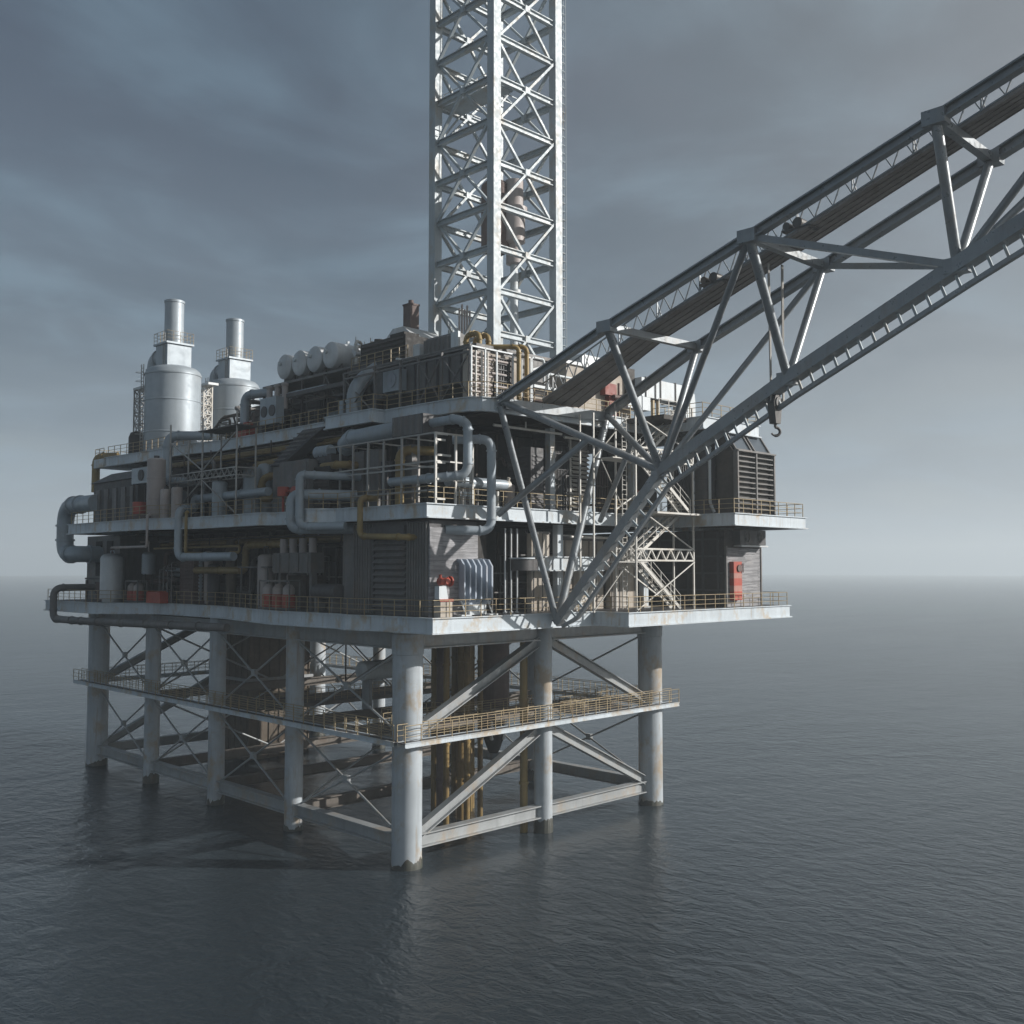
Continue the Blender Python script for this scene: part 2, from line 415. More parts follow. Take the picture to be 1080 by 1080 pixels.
# slim X braces along the long faces
for x in (0, 26.6):
    for a, b in zip(LY, LY[1:]):
        for z0, z1 in ((ZW + .6, ZT - .7), (ZB + .4, ZW - .4)):
            mb = MB(); e = .18
            mb.rod((x - e / 2, a + .65, z0), (x - e / 2, b - .65, z1), .085, n=8); mb.rod((x + e / 2, a + .65, z1), (x + e / 2, b - .65, z0), .085, n=8)
            c = (x, (a + b) / 2, (z0 + z1) / 2)
            mb.obox(c, V((.16, 0, 0)), V((0, .26, 0)), V((0, 0, .26)))
            mb.build('cross_brace', M['beam'], J)
for a, b in zip(LX, LX[1:]):
    for z0, z1 in ((ZW + .6, ZT - .7), (ZB + .4, ZW - .4)):
        mb = MB(); mb.rod((a + .6, 38.3, z0), (b - .6, 38.3, z1), .09, n=8); mb.rod((a + .6, 38.45, z1), (b - .6, 38.45, z0), .09, n=8); mb.build('cross_brace', M['beam'], J)
        mb = MB(); mb.rod((a + .6, 13.7, z0), (b - .6, 13.7, z1), .09, n=8); mb.build('cross_brace', M['beam'], J)

# mid-height walkways round the jacket
def walkway(label, p, q, w, out, rails_in=True):
    p = V(p); q = V(q); d = (q - p).normalized(); o = V(out)
    t = thing('access_walkway', label, 'walkway', tuple((p + q) / 2), 'walkways round the legs above the sea')
    mb = MB(); mb.bar(p + o * (w / 2) - Z * .05, q + o * (w / 2) - Z * .05, w - .24, .06); mb.build('grating', M['greyd'], t)
    for s_ in (.06, w - .06):
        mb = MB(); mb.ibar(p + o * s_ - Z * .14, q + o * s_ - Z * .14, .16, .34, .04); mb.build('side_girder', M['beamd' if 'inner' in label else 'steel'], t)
    for s_ in ((.06, w - .06) if rails_in else (w - .06,)):
        guard_rail([p + o * s_ + Z * .035, q + o * s_ + Z * .035], 0, t)
    return t
WK = 8.55
walkway('railed walkway crossing the sunlit end legs above the sea', (-1.5, -.75, WK), (28.5, -.75, WK), .95, (0, -1, 0))
walkway('railed walkway along the shaded long side of the legs, over the water', (-.75, -.6, WK), (-.75, 53, WK), .95, (-1, 0, 0))
walkway('railed walkway on the seaward long side, seen through the legs', (27.2, 0, WK), (27.2, 53, WK), 1.0, (1, 0, 0))
walkway('railed walkway across the far end legs', (1, 51.5, WK), (26, 51.5, WK), 1.0, (0, 1, 0))
walkway('inner walkway beside the brown conductor pipes', (1.2, 3.2, WK), (26, 3.2, WK), 1.1, (0, 1, 0))
walkway('inner walkway crossing under the deck short of the brown shaft', (1.2, 20.2, WK), (26, 20.2, WK), 1.0, (0, 1, 0))
t = thing('landing_platform', 'small railed landing beside the thick rusty caisson', 'platform', (6, 5.4, WK - .2))
mb = MB(); mb.box(3, 4.45, WK - .12, 8.2, 6.8, WK - .02); mb.build('grating', M['greyd'], t)
guard_rail([(3, 4.5), (3, 6.8), (8.2, 6.8), (8.2, 4.5)], WK - .02, t, sp=.8)
t = thing('landing_platform', 'small railed landing between the middle and outer sunlit legs', 'platform', (20, .5, WK - .2))
mb = MB(); mb.box(17.2, -.7, WK - .1, 23.6, 1.9, WK - .005); mb.build('grating', M['greyd'], t)
guard_rail([(17.2, 1.9), (23.6, 1.9)], WK, t); guard_rail([(17.2, -.6), (17.2, 1.9)], WK, t)

# central shaft, caisson, conductors
t = thing('central_shaft', 'big brown plated shaft standing in the sea under the decks', 'shaft', (15.7, 44, WZ))
mb = MB(); mb.box(12, 41.5, -.9, 19.5, 46.8, 15.7); mb.build('shaft_wall', M['brown'], t)
mb = MB()
for k in range(5): mb.box(11.9, 41.6 + k * 1.25, -.8, 11.98, 41.72 + k * 1.25, 15.2)
for k in range(7): mb.box(12 + k * 1.22, 41.38, -.8, 12.12 + k * 1.22, 41.47, 15.2)
mb.build('stiffener', M['brown'], t)
mb = MB(); mb.box(11.7, 41.2, 8.2, 19.8, 47.1, 8.5); mb.build('ledge', M['beam'], t)
t = thing('caisson', 'thick rusty round caisson hanging under the lower deck', 'caisson', (16.6, 9, 5))
mb = MB(); mb.lathe((16.6, 9, 7.9), [(1.5, 0), (1.5, .25), (1.34, .26), (1.34, 3.5), (1.4, 3.52), (1.4, 3.7), (1.34, 3.72), (1.34, 7.8)], 32); mb.build('casing', M['redw'], t)
mb = MB(); mb.lathe((16.6, 9, 4.4), [(.35, 0), (.5, .2), (1.0, 1.6), (1.0, 2.5), (.75, 3.2), (.75, 3.48)], 24); mb.build('guide_cone', M['darker'], t)
mb = MB()
for k in range(5):
    a = k * 1.257; mb.bar((16.6 + 1.2 * math.cos(a), 9 + 1.2 * math.sin(a), 7.88), (16.6 + .9 * math.cos(a), 9 + .9 * math.sin(a), 5.6), .22)
mb.split('guide_arm', M['white'], t)
cd = None
spots = [(9.2, 6.6, .24), (10.6, 9.6, .34), (14.2, 11.2, .36), (9.8, 11.8, .3), (11.4, 7.3, .33), (12.6, 7.9, .30), (13.6, 8.8, .28), (14.6, 9.6, .26), (10.2, 8.2, .5), (12.2, 10.2, .3), (11.2, 6.4, .26), (13.1, 6.9, .22)]
nm = ['slim', 'slim', 'slim', 'slim', 'thick', 'slim', 'slim', 'slim']
for k, (x, y, r) in enumerate(spots):
    mb = MB(); mb.rod((x, y, -.9), (x, y, 15.7), r, n=16)
    for zz in (3.1, 6.2, 9.3, 12.4): mb.rod((x, y, zz), (x, y, zz + .16), r + .07, n=16)
    if r > .4: tag(mb.build('conductor_pipe', M['redw']), 'thickest brown riser in the cluster of conductor pipes', 'pipe', 'conductor pipes going down into the sea')
    else: tag(mb.build('conductor_pipe', M['bpipe']), 'slim rusty ochre conductor pipe in the cluster behind the front sunlit leg', 'pipe', 'conductor pipes going down into the sea')
mb = MB(); mb.rod((12.15, .95, -.9), (12.15, .95, 15.6), .3, n=16)
for zz in (3.6, 9.9): mb.rod((12.15, .95, zz), (12.15, .95, zz + .18), .38, n=16)
tag(mb.build('riser_pipe', M['yellow']), 'single ochre riser pipe close beside the middle sunlit leg', 'pipe')
t = thing('drain_tank', 'pale horizontal drain tank under the deck behind the corner leg', 'tank', (9, 14.5, 10.6))
mb = MB(); horiz_tank(mb, (9, 14.5, 11.6), .8, 4.6); mb.build('shell', M['white'], t)
mb = MB(); mb.box(7.2, 14, 8.4, 7.5, 15, 10.9); mb.box(10.4, 14, 8.4, 10.7, 15, 10.9); mb.split('saddle', M['beam'], t)
for k, (x, y, zz) in enumerate(((22, 30, 11.2), (20.5, 24, 9.8))):
    pass
mb = MB(); truss(mb, (19, 14.6, 13.0), (19, 37, 13.0), 1.1, 12, .12); mb.bar((19, 26, 14.6), (19, 26, 8.3), .12); mb.bar((19, 34, 14.6), (19, 34, 8.3), .12); mb.bar((19, 26, 13), (19, 34, 8.4), .09); mb.bar((19, 34, 13), (19, 26, 8.4), .09)
tag(mb.build('lattice_girder', M['darker']), 'dark lattice girder hanging under the deck behind the long side legs', 'girder')

# ------------------------------------------------------------------ the three decks
D1, D2, D3 = 16.9, 24.3, 31.7
P1 = [(-2, -5), (13.4, -5.1), (13.4, -8.4), (35.4, -8.4), (35.4, 12), (28.5, 12), (28.5, 52), (-5.0, 52), (-4.8, 40.2), (-.8, 35.4), (-.8, 24), (-2.9, 12.3), (-2.45, 4.6), (-2.9, 3.2), (-2.2, .2)]
dk1 = deck('lower_deck', 'lowest deck with a pale steel edge resting on the legs', P1, D1, 1.05, (-.6, 28), (-4.5, 51.5))
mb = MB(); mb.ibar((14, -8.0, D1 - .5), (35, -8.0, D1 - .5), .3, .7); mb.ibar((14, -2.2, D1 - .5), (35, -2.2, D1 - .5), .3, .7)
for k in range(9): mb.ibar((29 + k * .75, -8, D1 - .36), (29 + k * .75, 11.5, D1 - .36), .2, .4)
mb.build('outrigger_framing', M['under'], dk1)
P2 = [(-1.7, -4.0), (19.4, -4.4), (22.5, -4.4), (22.5, -11.4), (33.0, -11.4), (33.0, -1), (27.6, -1), (27.6, 45), (-5.6, 45), (-5.4, 29), (-4.9, 27.6), (-3.4, 23), (-3.3, 14), (-2.4, 13), (-2.4, 10.3), (-3.6, 9.3), (-3.6, 7), (-2.1, 5.6), (-2.1, 4), (-1.7, 2.8)]
dk2 = deck('middle_deck', 'middle deck with pale steel edge above the stone-clad wall', P2, D2, .98, (-1.2, 27), (-3.6, 44.5))
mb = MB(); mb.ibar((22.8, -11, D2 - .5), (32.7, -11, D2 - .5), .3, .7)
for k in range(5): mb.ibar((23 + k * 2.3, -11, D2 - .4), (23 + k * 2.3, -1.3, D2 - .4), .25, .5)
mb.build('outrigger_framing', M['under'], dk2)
P3 = [(3.6, -4.7), (19.6, -4.9), (20.8, -4.9), (20.8, -9.8), (28.6, -9.8), (28.6, -1), (27.5, -1), (27.5, 51), (.4, 51), (.9, 43), (1.0, 34), (2.0, 29), (2.0, 13), (.6, 11), (.6, 5), (1.7, 5), (1.9, -2.2), (2.2, -3.6), (2.8, -4.4)]
dk3 = deck('upper_deck', 'uppermost deck under the silos and the derrick, pale steel edge', P3, D3, 1.0, (2.2, 27), (-4.4, 50.5))

# guard rails
guard_rail([(-1.85, -4.85), (13.25, -4.95)], D1, dk1)
guard_rail([(13.55, -5.0), (13.55, -8.25), (35.25, -8.25), (35.25, 11)], D1, dk1)
guard_rail([(-1.85, -4.85), (-2.05, .2), (-2.75, 3.2), (-2.3, 4.6), (-2.75, 12.3), (-.65, 24)], D1, dk1)
guard_rail([(-.65, 24), (-.65, 35.3), (-4.6, 40.2), (-4.85, 51.8)], D1, dk1)
guard_rail([(-1.5, -3.85), (22.65, -4.25)], D2, dk2)
guard_rail([(22.65, -4.4), (22.65, -11.25), (32.85, -11.25), (32.85, -1.2)], D2, dk2)
guard_rail([(-1.5, -3.85), (-1.5, 2.8), (-1.95, 4), (-1.95, 5.6), (-3.45, 7)], D2, dk2)
guard_rail([(-3.4, 9.3), (-2.25, 10.3), (-2.25, 13), (-3.15, 14), (-3.25, 23), (-4.75, 27.6), (-5.25, 29), (-5.4, 44.8)], D2, dk2)
guard_rail([(3.7, -4.55), (19.6, -4.75)], D3, dk3)
guard_rail([(20.95, -4.9), (20.95, -9.65), (28.45, -9.65), (28.45, -1.2)], D3, dk3)
guard_rail([(3.7, -4.55), (2.35, -3.5), (2.05, -2.2), (1.85, 4.9), (.75, 5.1), (.75, 10.9)], D3, dk3)
guard_rail([(2.15, 13), (2.15, 29), (1.15, 34), (1.05, 43), (.55, 50.8)], D3, dk3)

# ------------------------------------------------------------------ inner cores of process plant, coloured dark for the shaded interior
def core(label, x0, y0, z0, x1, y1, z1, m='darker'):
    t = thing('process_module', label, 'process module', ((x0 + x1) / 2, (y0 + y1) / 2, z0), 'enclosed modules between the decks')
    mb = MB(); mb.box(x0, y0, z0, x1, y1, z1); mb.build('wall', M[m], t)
    mb = MB()
    y = y0
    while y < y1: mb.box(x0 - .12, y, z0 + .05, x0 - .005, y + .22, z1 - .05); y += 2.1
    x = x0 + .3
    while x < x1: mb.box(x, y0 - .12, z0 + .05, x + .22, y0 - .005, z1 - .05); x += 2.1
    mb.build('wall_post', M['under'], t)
    return t
c1 = core('shade-toned module filling the lowest deck along the shaded side', 4.5, 6, D1 + .02, 24, 49, 23.35)
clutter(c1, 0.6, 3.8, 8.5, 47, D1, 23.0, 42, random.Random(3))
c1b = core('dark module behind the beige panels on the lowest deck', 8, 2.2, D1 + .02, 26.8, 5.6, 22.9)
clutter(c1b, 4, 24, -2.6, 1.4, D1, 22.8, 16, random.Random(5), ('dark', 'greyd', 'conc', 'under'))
c2 = core('shade-toned module filling the middle deck along the shaded side', 4, 5, D2 + .02, 20, 44, 30.75)
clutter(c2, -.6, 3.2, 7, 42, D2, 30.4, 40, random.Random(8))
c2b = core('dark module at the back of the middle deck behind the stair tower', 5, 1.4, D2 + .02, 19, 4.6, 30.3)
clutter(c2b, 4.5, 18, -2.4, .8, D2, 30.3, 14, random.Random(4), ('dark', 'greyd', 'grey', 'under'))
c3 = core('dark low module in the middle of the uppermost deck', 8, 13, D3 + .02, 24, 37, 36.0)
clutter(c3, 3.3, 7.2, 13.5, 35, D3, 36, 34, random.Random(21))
# pipe runs hung below the ceilings
for (z, lab) in ((22.6, 'lowest'), (30.0, 'middle')):
    t = thing('pipe_rack', 'bundle of brown pipes hung under the ceiling of the %s deck' % lab, 'pipe rack', (1.5, 20, z - .6))
    for k in range(6):
        mb = MB(); r = .09 + .05 * (k % 3); mb.pipe([(.2 + k * .55, 6 + k * .7, z - .3 * (k % 2)), (.2 + k * .55, 40 - k, z - .3 * (k % 2)), (4.2, 40 - k, z - .3 * (k % 2))], r, n=10); mb.build('pipe', M[('under', 'bpipe', 'yellow', 'greyd', 'under', 'bpipe')[k]], t)
    for y in range(8, 40, 5):
        mb = MB(); mb.bar((0, y, z - .6), (3.8, y, z - .6), .12); mb.bar((.1, y, z - .6), (.1, y, z + .5), .08); mb.bar((3.7, y, z - .6), (3.7, y, z + .5), .08); mb.build('hanger', M['under'], t)

# ------------------------------------------------------------------ LOWER DECK equipment
# corner module: ribbed and louvred shaded side, stone front
t = thing('corner_module', 'corner building with grey stone front and ribbed louvred dark side on the lowest deck', 'building', (1, 0, D1))
mb = MB(); mb.box(-1.15, -3.6, D1 + .01, 3.0, 4.6, 23.2); mb.build('wall', M['greyd'], t)
mb = MB(); mb.box(-1.2, -3.72, D1 + .01, 3.05, -3.605, 22.75); mb.build('stone_front', M['brick'], t)
mb = MB(); corrug(mb, (-1.16, -1.4), (-1.16, -3.6), D1 + .05, 23.1, .16, .27, (-1, 0)); mb.build('ribbed_panel', M['grey'], t)
mb = MB(); corrug(mb, (-1.16, 4.6), (-1.16, 2.5), D1 + .05, 23.1, .16, .27, (-1, 0)); mb.build('ribbed_panel', M['grey'], t)
mb = MB(); louvre(mb, (-1.16, 2.2), (-1.16, -1.3), D1 + .4, 22.0, (-1, 0), .42, .25); mb.build('louvre_panel', M['grey'], t)
mb = MB(); mb.box(-1.5, -1.36, 22.1, -1.16, 2.4, 22.9); mb.box(-1.3, 2.2, D1 + .02, -1.16, 2.45, 22.1); mb.build('louvre_frame', M['greyd'], t)
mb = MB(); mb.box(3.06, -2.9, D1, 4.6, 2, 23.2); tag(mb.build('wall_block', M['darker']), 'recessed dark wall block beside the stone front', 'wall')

t = thing('alarm_pump', 'red drum pump on a pale plinth in front of the stone wall', 'pump', (-.6, -4.3, D1))
mb = MB(); mb.box(-1.1, -4.7, D1, -.1, -4.0, D1 + 1.0); mb.build('plinth', M['conc'], t)
mb = MB(); mb.extr([(-1.05, -4.5, D1 + 1.0), (-.25, -4.5, D1 + 1.0), (-.45, -4.5, D1 + 2.0), (-1.05, -4.5, D1 + 2.0)], (0, .45, 0)); mb.build('stand', M['white'], t)
mb = MB(); mb.box(-1.05, -4.6, D1 + 1.01, .1, -4.1, D1 + 1.16); mb.build('base_plate', M['red'], t)
mb = MB(); horiz_tank(mb, (-.5, -4.3, D1 + 2.3), .25, .8); mb.rod((-.8, -4.3, D1 + 2.3), (-.8, -4.3, D1 + 2.75), .1); mb.lathe((.05, -4.3, D1 + 2.3), [(.34, -.05), (.34, .05)], 20, 'x'); mb.rod((-.45, -4.3, D1 + 2.3), (-.45, -4.65, D1 + 2.3), .17, n=14); mb.rod((-.15, -4.3, D1 + 2), (-.15, -4.3, D1 + 2.6), .05); mb.build('drum', M['red'], t)

t = thing('transformer', 'pale blue transformer with upright cooling fins near the stone wall', 'transformer', (2.6, -3.9, D1))
mb = MB(); mb.box(1.3, -4.0, D1 + .75, 4.0, -2.6, D1 + 3.6); mb.build('tank_body', M['blue'], t)
mb = MB()
for k in range(6):
    x = 1.15 + k * .5
    mb.extr([(x, -4.0, D1 + .9), (x, -4.35, D1 + .95), (x, -4.45, D1 + 1.1), (x, -4.45, D1 + 3.3), (x, -4.1, D1 + 3.75), (x, -3.2, D1 + 3.85), (x, -3.2, D1 + 3.6), (x, -4.0, D1 + 3.5)], (.13, 0, 0))
for k in range(3):
    y = -3.6 + k * .42
    mb.extr([(1.3, y, D1 + .9), (.8, y, D1 + 1.0), (.7, y, D1 + 1.2), (.7, y, D1 + 3.3), (1.0, y, D1 + 3.7), (1.3, y, D1 + 3.7)], (0, .16, 0))
mb.build('cooling_fin', M['blue'], t)
mb = MB(); mb.box(1.7, -4.3, D1 + .05, 3.3, -3.0, D1 + .75); mb.build('pedestal', M['white'], t)
for s_ in (1.1, 3.5):
    mb = MB(); mb.bar((s_, -4.2, D1 + 1.0), (s_ + .35, -4.35, D1 + .05), .1); mb.bar((s_ + .35, -2.9, D1 + 1.0), (s_ + .35, -2.8, D1 + .05), .1); mb.box(s_ - .2, -4.5, D1 + .003, s_ + .7, -2.7, D1 + .09); mb.build('skid_foot', M['white'], t)

# beige panels and pale beam on the sunlit front
pan = [(8.9, 10.75, D1, 22.6, -3.1, 'beige wall panel standing behind the boom foot'), (13.2, 17.9, D1, 22.2, -2.2, 'broad beige wall panel between the two steel columns'), (18.3, 21.4, D1, 22.2, -2.6, 'beige wall panel behind the stair tower posts')]
for x0, x1, z0, z1, y, lab in pan:
    t = thing('wall_panel', lab, 'wall panel', ((x0 + x1) / 2, y, z0), 'beige panels on the lowest deck')
    mb = MB(); mb.box(x0, y, z0, x1, y + .5, z1); mb.build('cladding', M['conc'], t)
    mb = MB()
    k = x0 + .15
    while k < x1: mb.box(k, y - .05, z0 + .02, k + .07, y - .003, z1 - .02); k += .93
    mb.box(x0, y - .12, z1 - .01, x1, y - .055, z1 + .15); mb.build('cover_strip', M['grey'], t)
for x, lab in ((11.95, 'pale square steel column between the beige panels'), (22.2, 'pale square steel column beside the dark corner module')):
    mb = MB(); mb.box(x - .3, -3.1, D1, x + .3, -2.6, 23.3); mb.box(x - .42, -3.22, D1, x + .42, -2.48, D1 + .12); tag(mb.build('steel_column', M['steel']), lab, 'column', 'steel columns of the lowest deck')
t = thing('service_gallery', 'pale steel gallery beam running halfway up the lowest deck front', 'gallery', (12, -2.9, 20))
mb = MB(); mb.box(8.8, -3.9, 19.95, 16.0, -3.7, 20.85); mb.box(8.8, -4.05, 20.85, 16.0, -3.15, 20.93); mb.box(8.8, -4.0, 19.86, 16.0, -3.15, 19.94); mb.build('edge_beam', M['steel'], t)
mb = MB(); mb.lathe((7.7, -3.3, 19.9), [(.85, 0), (.85, .8)], 24); mb.box(7.7, -3.85, 19.9, 8.78, -2.8, 20.7); mb.build('drum_end', M['greyd'], t)
mb = MB(); mb.lathe((7.7, -3.3, 20.72), [(.95, 0), (.95, .1)], 24); mb.build('drum_lid', M['steel'], t)
mb = MB()
for k in range(3): mb.box(16.1 + k * .8, -3.85, 19.95, 16.7 + k * .8, -3.7, 20.85)
mb.split('end_block', M['pink'], t)
for k, x in enumerate((6.9, 7.5, 8.1)):
    mb = MB(); mb.rod((x - .5, -2.9, D1), (x - .5, -2.9, 22.9), .07, n=8); mb.rod((x - .5, -2.9, D1), (x - .5, -2.9, D1 + .1), .16, n=8); tag(mb.build('standpipe', M['lite']), 'thin upright standpipe in the row of three beside the gallery drum', 'pipe', 'three thin standpipes')
t = thing('slatted_canopy', 'dark slatted canopy under the ceiling in front of the broad beige panel', 'canopy', (15, -1.8, 21.7))
mb = MB()
for k in range(12): mb.bar((12.6 + k * .42, -3.7, 22.35), (12.6 + k * .42, -2.3, 22.45), .1)
mb.build('slat', M['grey'], t)
mb = MB(); mb.rod((12.4, -3.75, 22.4), (17.6, -3.75, 22.4), .1); mb.rod((12.4, -2.35, 22.55), (17.6, -2.35, 22.55), .07); mb.build('rail_tube', M['stair'], t)

# corner module at the outrigger: stone front, red striped panel, fan unit
t = thing('outrigger_module', 'tall dark module with grey stone front at the outer end of the lowest deck', 'building', (29.5, -4, D1))
mb = MB(); mb.box(27.05, -7.4, D1 + .01, 32.3, 6.4, 23.2); mb.build('wall', M['dark'], t)
mb = MB(); mb.box(27.2, -7.52, D1 + .02, 32.2, -7.405, 21.75); mb.build('stone_front', M['brick'], t)
mb = MB(); mb.box(27.02, -7.6, D1 + .02, 27.18, -7.41, 21.9); mb.box(32.22, -7.6, D1 + .02, 32.36, -7.41, 21.9); mb.split('corner_trim', M['grey'], t)
mb = MB()
for zz in (18.2, 19.6, 21.0, 22.4): mb.box(26.93, -7.2, zz, 27.04, 1.8, zz + .14)
for k in range(5): mb.box(26.96, -6.9 + k * 1.5, D1 + .1, 27.045, -6.7 + k * 1.5, 23.1)
mb.build('side_batten', M['greyd'], t)
t = thing('fan_unit', 'grey double fan unit above the outer stone front', 'fan unit', (30.3, -7.6, 21.95))
mb = MB(); mb.box(28.3, -8.1, 22.0, 32.2, -7.42, 23.25); mb.build('housing', M['greyd'], t)
for x in (29.4, 31.2):
    mb = MB(); mb.lathe((x, -8.12, 22.65), [(.5, 0), (.5, .06), (.42, .07), (.42, .0)], 24, 'y')
    for k in range(6):
        a = k * 1.047; mb.obox((x + .2 * math.cos(a), -8.13, 22.65 + .2 * math.sin(a)), V((.2 * math.cos(a), 0, .2 * math.sin(a))), V((0, .02, 0)), V((-.06 * math.sin(a), 0, .06 * math.cos(a))))
    mb.build('fan_grille', M['grey'], t)
mb = MB(); mb.box(28.2, -8.3, 21.85, 32.25, -7.53, 21.97); mb.build('shelf', M['lite'], t)
t = thing('hose_cabinet', 'tall red and white banded hose cabinet on the outer stone front', 'cabinet', (28.1, -7.7, 17.6))
for k, (m, hh) in enumerate((('red', .75), ('white', .5), ('red', .55), ('white', .5), ('red', .65))):
    pass
zz = 17.45
for m, hh in (('red', .72), ('white', .48), ('red', .6), ('white', .42), ('red', .95)):
    mb = MB(); mb.box(27.55, -7.95, zz + .004, 28.75, -7.525, zz + hh); mb.build('red_band' if m == 'red' else 'white_band', M['red' if m == 'red' else 'pinkred'], t); zz += hh
mb = MB(); mb.lathe((28.3, -8.05, zz - .55), [(.3, 0), (.3, .1), (.2, .12)], 18, 'y'); mb.rod((28.75, -8.05, zz - .15), (28.75, -8.05, zz - .9), .05); mb.build('hose_reel', M['redw'], t)

# shaded long side, lowest deck
t = thing('end_cabin', 'grey cabin with two tall slot openings at the far corner of the lowest deck', 'cabin', (0, 47, D1))
mb = MB(); mb.box(-1.2, 43.4, D1 + .01, 6, 51.3, 23.35); mb.build('wall', M['grey'], t)
for y in (45.0, 47.6):
    mb = MB(); mb.box(-1.3, y, 19.3, -1.205, y + 1.3, 22.8); mb.build('slot_opening', M['darker'], t)
mb = MB(); mb.box(-1.32, 44.2, 17.6, -1.205, 48.9, 18.7); mb.build('hatch', M['darker'], t)
mb = MB(); mb.box(-1.4, 43.4, 18.95, -1.205, 51.3, 19.12); mb.box(-1.36, 43.42, D1 + .02, -1.206, 43.7, 18.9); mb.box(-1.36, 50.9, D1 + .02, -1.206, 51.2, 18.9); mb.build('band', M['greyd'], t)
mb = MB(); mb.box(-2.6, 43.9, D1, -1.5, 45.6, 18.7); mb.rod((-2.1, 44.7, 18.7), (-2.1, 44.7, 19.0), .3); tag(mb.build('pump_skid', M['redw']), 'rust brown pump skid below the slot windowed cabin', 'pump')
t = thing('storage_tank', 'big pale upright tank with lifting handle at the far corner of the lowest deck', 'tank', (-2.7, 41.6, D1))
mb = MB(); dome_tank(mb, (-2.7, 41.6, D1), 1.08, 4.6, 32); mb.build('shell', M['lite'], t)
mb = MB(); mb.pipe([(-2.7, 41.2, D1 + 4.35), (-2.7, 41.2, D1 + 4.85), (-2.7, 42.0, D1 + 4.85), (-2.7, 42.0, D1 + 4.35)], .06, n=8, flange=False); mb.build('handle', M['pblue'], t)
mb = MB(); mb.rod((-2.7, 41.6, D1 + 4.4), (-2.7, 41.6, D1 + 5.2), .09); mb.rod((-2.7, 41.4, D1 + 5.1), (-2.7, 41.8, D1 + 5.1), .14); mb.build('valve', M['redw'], t)
t = thing('dosing_tank', 'small pale round tank on legs with a thin bent vent pipe above it', 'tank', (-.6, 38.4, D1))
mb = MB(); dome_tank(mb, (-.6, 38.4, D1 + 2.6), .62, 2.1, 22, .05); mb.build('shell', M['pblue'], t)
mb = MB()
for a in (.5, 2.1, 3.7, 5.2): mb.bar((-.6 + .5 * math.cos(a), 38.4 + .5 * math.sin(a), D1), (-.6 + .5 * math.cos(a), 38.4 + .5 * math.sin(a), D1 + 2.7), .09)
mb.split('leg', M['greyd'], t)
mb = MB(); mb.pipe([(-.6, 38.4, D1 + 4.6), (-.6, 38.4, D1 + 5.7), (-.6, 40.2, D1 + 5.7)], .08, n=8); mb.build('vent_pipe', M['pink'], t)
def crate_rack(label, x, y, z, L, H, nb, m='red'):
    t = thing('drum_rack', label, 'rack', (x, y + L / 2, z), 'racks of red drums by the rail')
    mb = MB()
    for a in (y, y + L):
        for b in (x - .35, x + .55): mb.bar((b, a, z), (b, a, z + H), .1)
    for zz in (z + .12, z + H): mb.bar((x - .35, y, zz), (x - .35, y + L, zz), .12); mb.bar((x + .55, y, zz), (x + .55, y + L, zz), .12); mb.bar((x - .35, y, zz), (x + .55, y, zz), .1); mb.bar((x - .35, y + L, zz), (x + .55, y + L, zz), .1)
    mb.build('frame', M['grey'], t)
    for k in range(nb):
        yy = y + L * (k + .5) / nb; r = min(.5, L / nb * .42)
        mb = MB(); mb.lathe((x + .05, yy, z + .18), [(r * .95, 0), (r, .05), (r, H * .42), (r * .95, H * .45)], 20); d = mb.build('drum', M[m], t)
        mb = MB(); mb.lathe((x + .05, yy, z + .18 + H * .46), [(r * .9, 0), (r * .9, H * .2), (r * .5, H * .32), (.08, H * .36)], 20); mb.build('drum_top', M['pink'], d)
    return t
crate_rack('grey framed rack of three red drums under the pale battery box', -1.7, 11.6, D1, 4.3, 2.2, 3)
crate_rack('rack of two red drums below the small pale tank', -1.9, 37.0, D1, 2.6, 2.0, 2)
mb = MB(); mb.box(-1.7, 33.6, D1, -.9, 36.4, D1 + 1.0); mb.box(-1.75, 33.9, D1 + 1.0, -.85, 34.1, D1 + 1.1); mb.box(-1.75, 35.9, D1 + 1.0, -.85, 36.1, D1 + 1.1); tag(mb.build('deck_box', M['red']), 'long low red brown box beside the rack of two drums', 'box')
t = thing('battery_box', 'pale grey box with four short white stacks above the red drum rack', 'box', (-.8, 12.8, 19.5))
mb = MB(); mb.box(-1.2, 10.1, 19.7, 0, 15.3, 21.25); mb.build('body', M['grey'], t)
mb = MB(); mb.box(-.9, 10.4, D1 + .01, -.4, 10.7, 19.7); mb.box(-.9, 14.7, D1 + .01, -.4, 15.0, 19.7); mb.split('leg', M['grey'], t)
for k in range(4):
    mb = MB(); y = 10.55 + k * 1.35; mb.rod((-.7, y, 21.25), (-.7, y, 22.35), .3, n=14); mb.rod((-.7, y, 21.8), (-.7, y, 21.9), .34, n=14); mb.build('stack', M['pink'], t)
mb = MB()
for k in range(4): mb.box(-1.27, 10.4 + k * 1.3, 19.8, -1.205, 11.4 + k * 1.3, 21.15)
mb.build('door_panel', M['grey'], t)
t = thing('storage_tank', 'slim faded white tank standing beside the red drum rack', 'tank', (-.7, 17.2, D1))
mb = MB(); dome_tank(mb, (-.7, 17.2, D1), .66, 4.3, 22); mb.build('shell', M['pink'], t)
mb = MB(); mb.pipe([(-.7, 16.9, D1 + 4.2), (-.7, 16.9, D1 + 4.9), (-.7, 17.5, D1 + 4.9), (-.7, 17.5, D1 + 4.2)], .05, n=8, flange=False); mb.build('handle', M['greyd'], t)
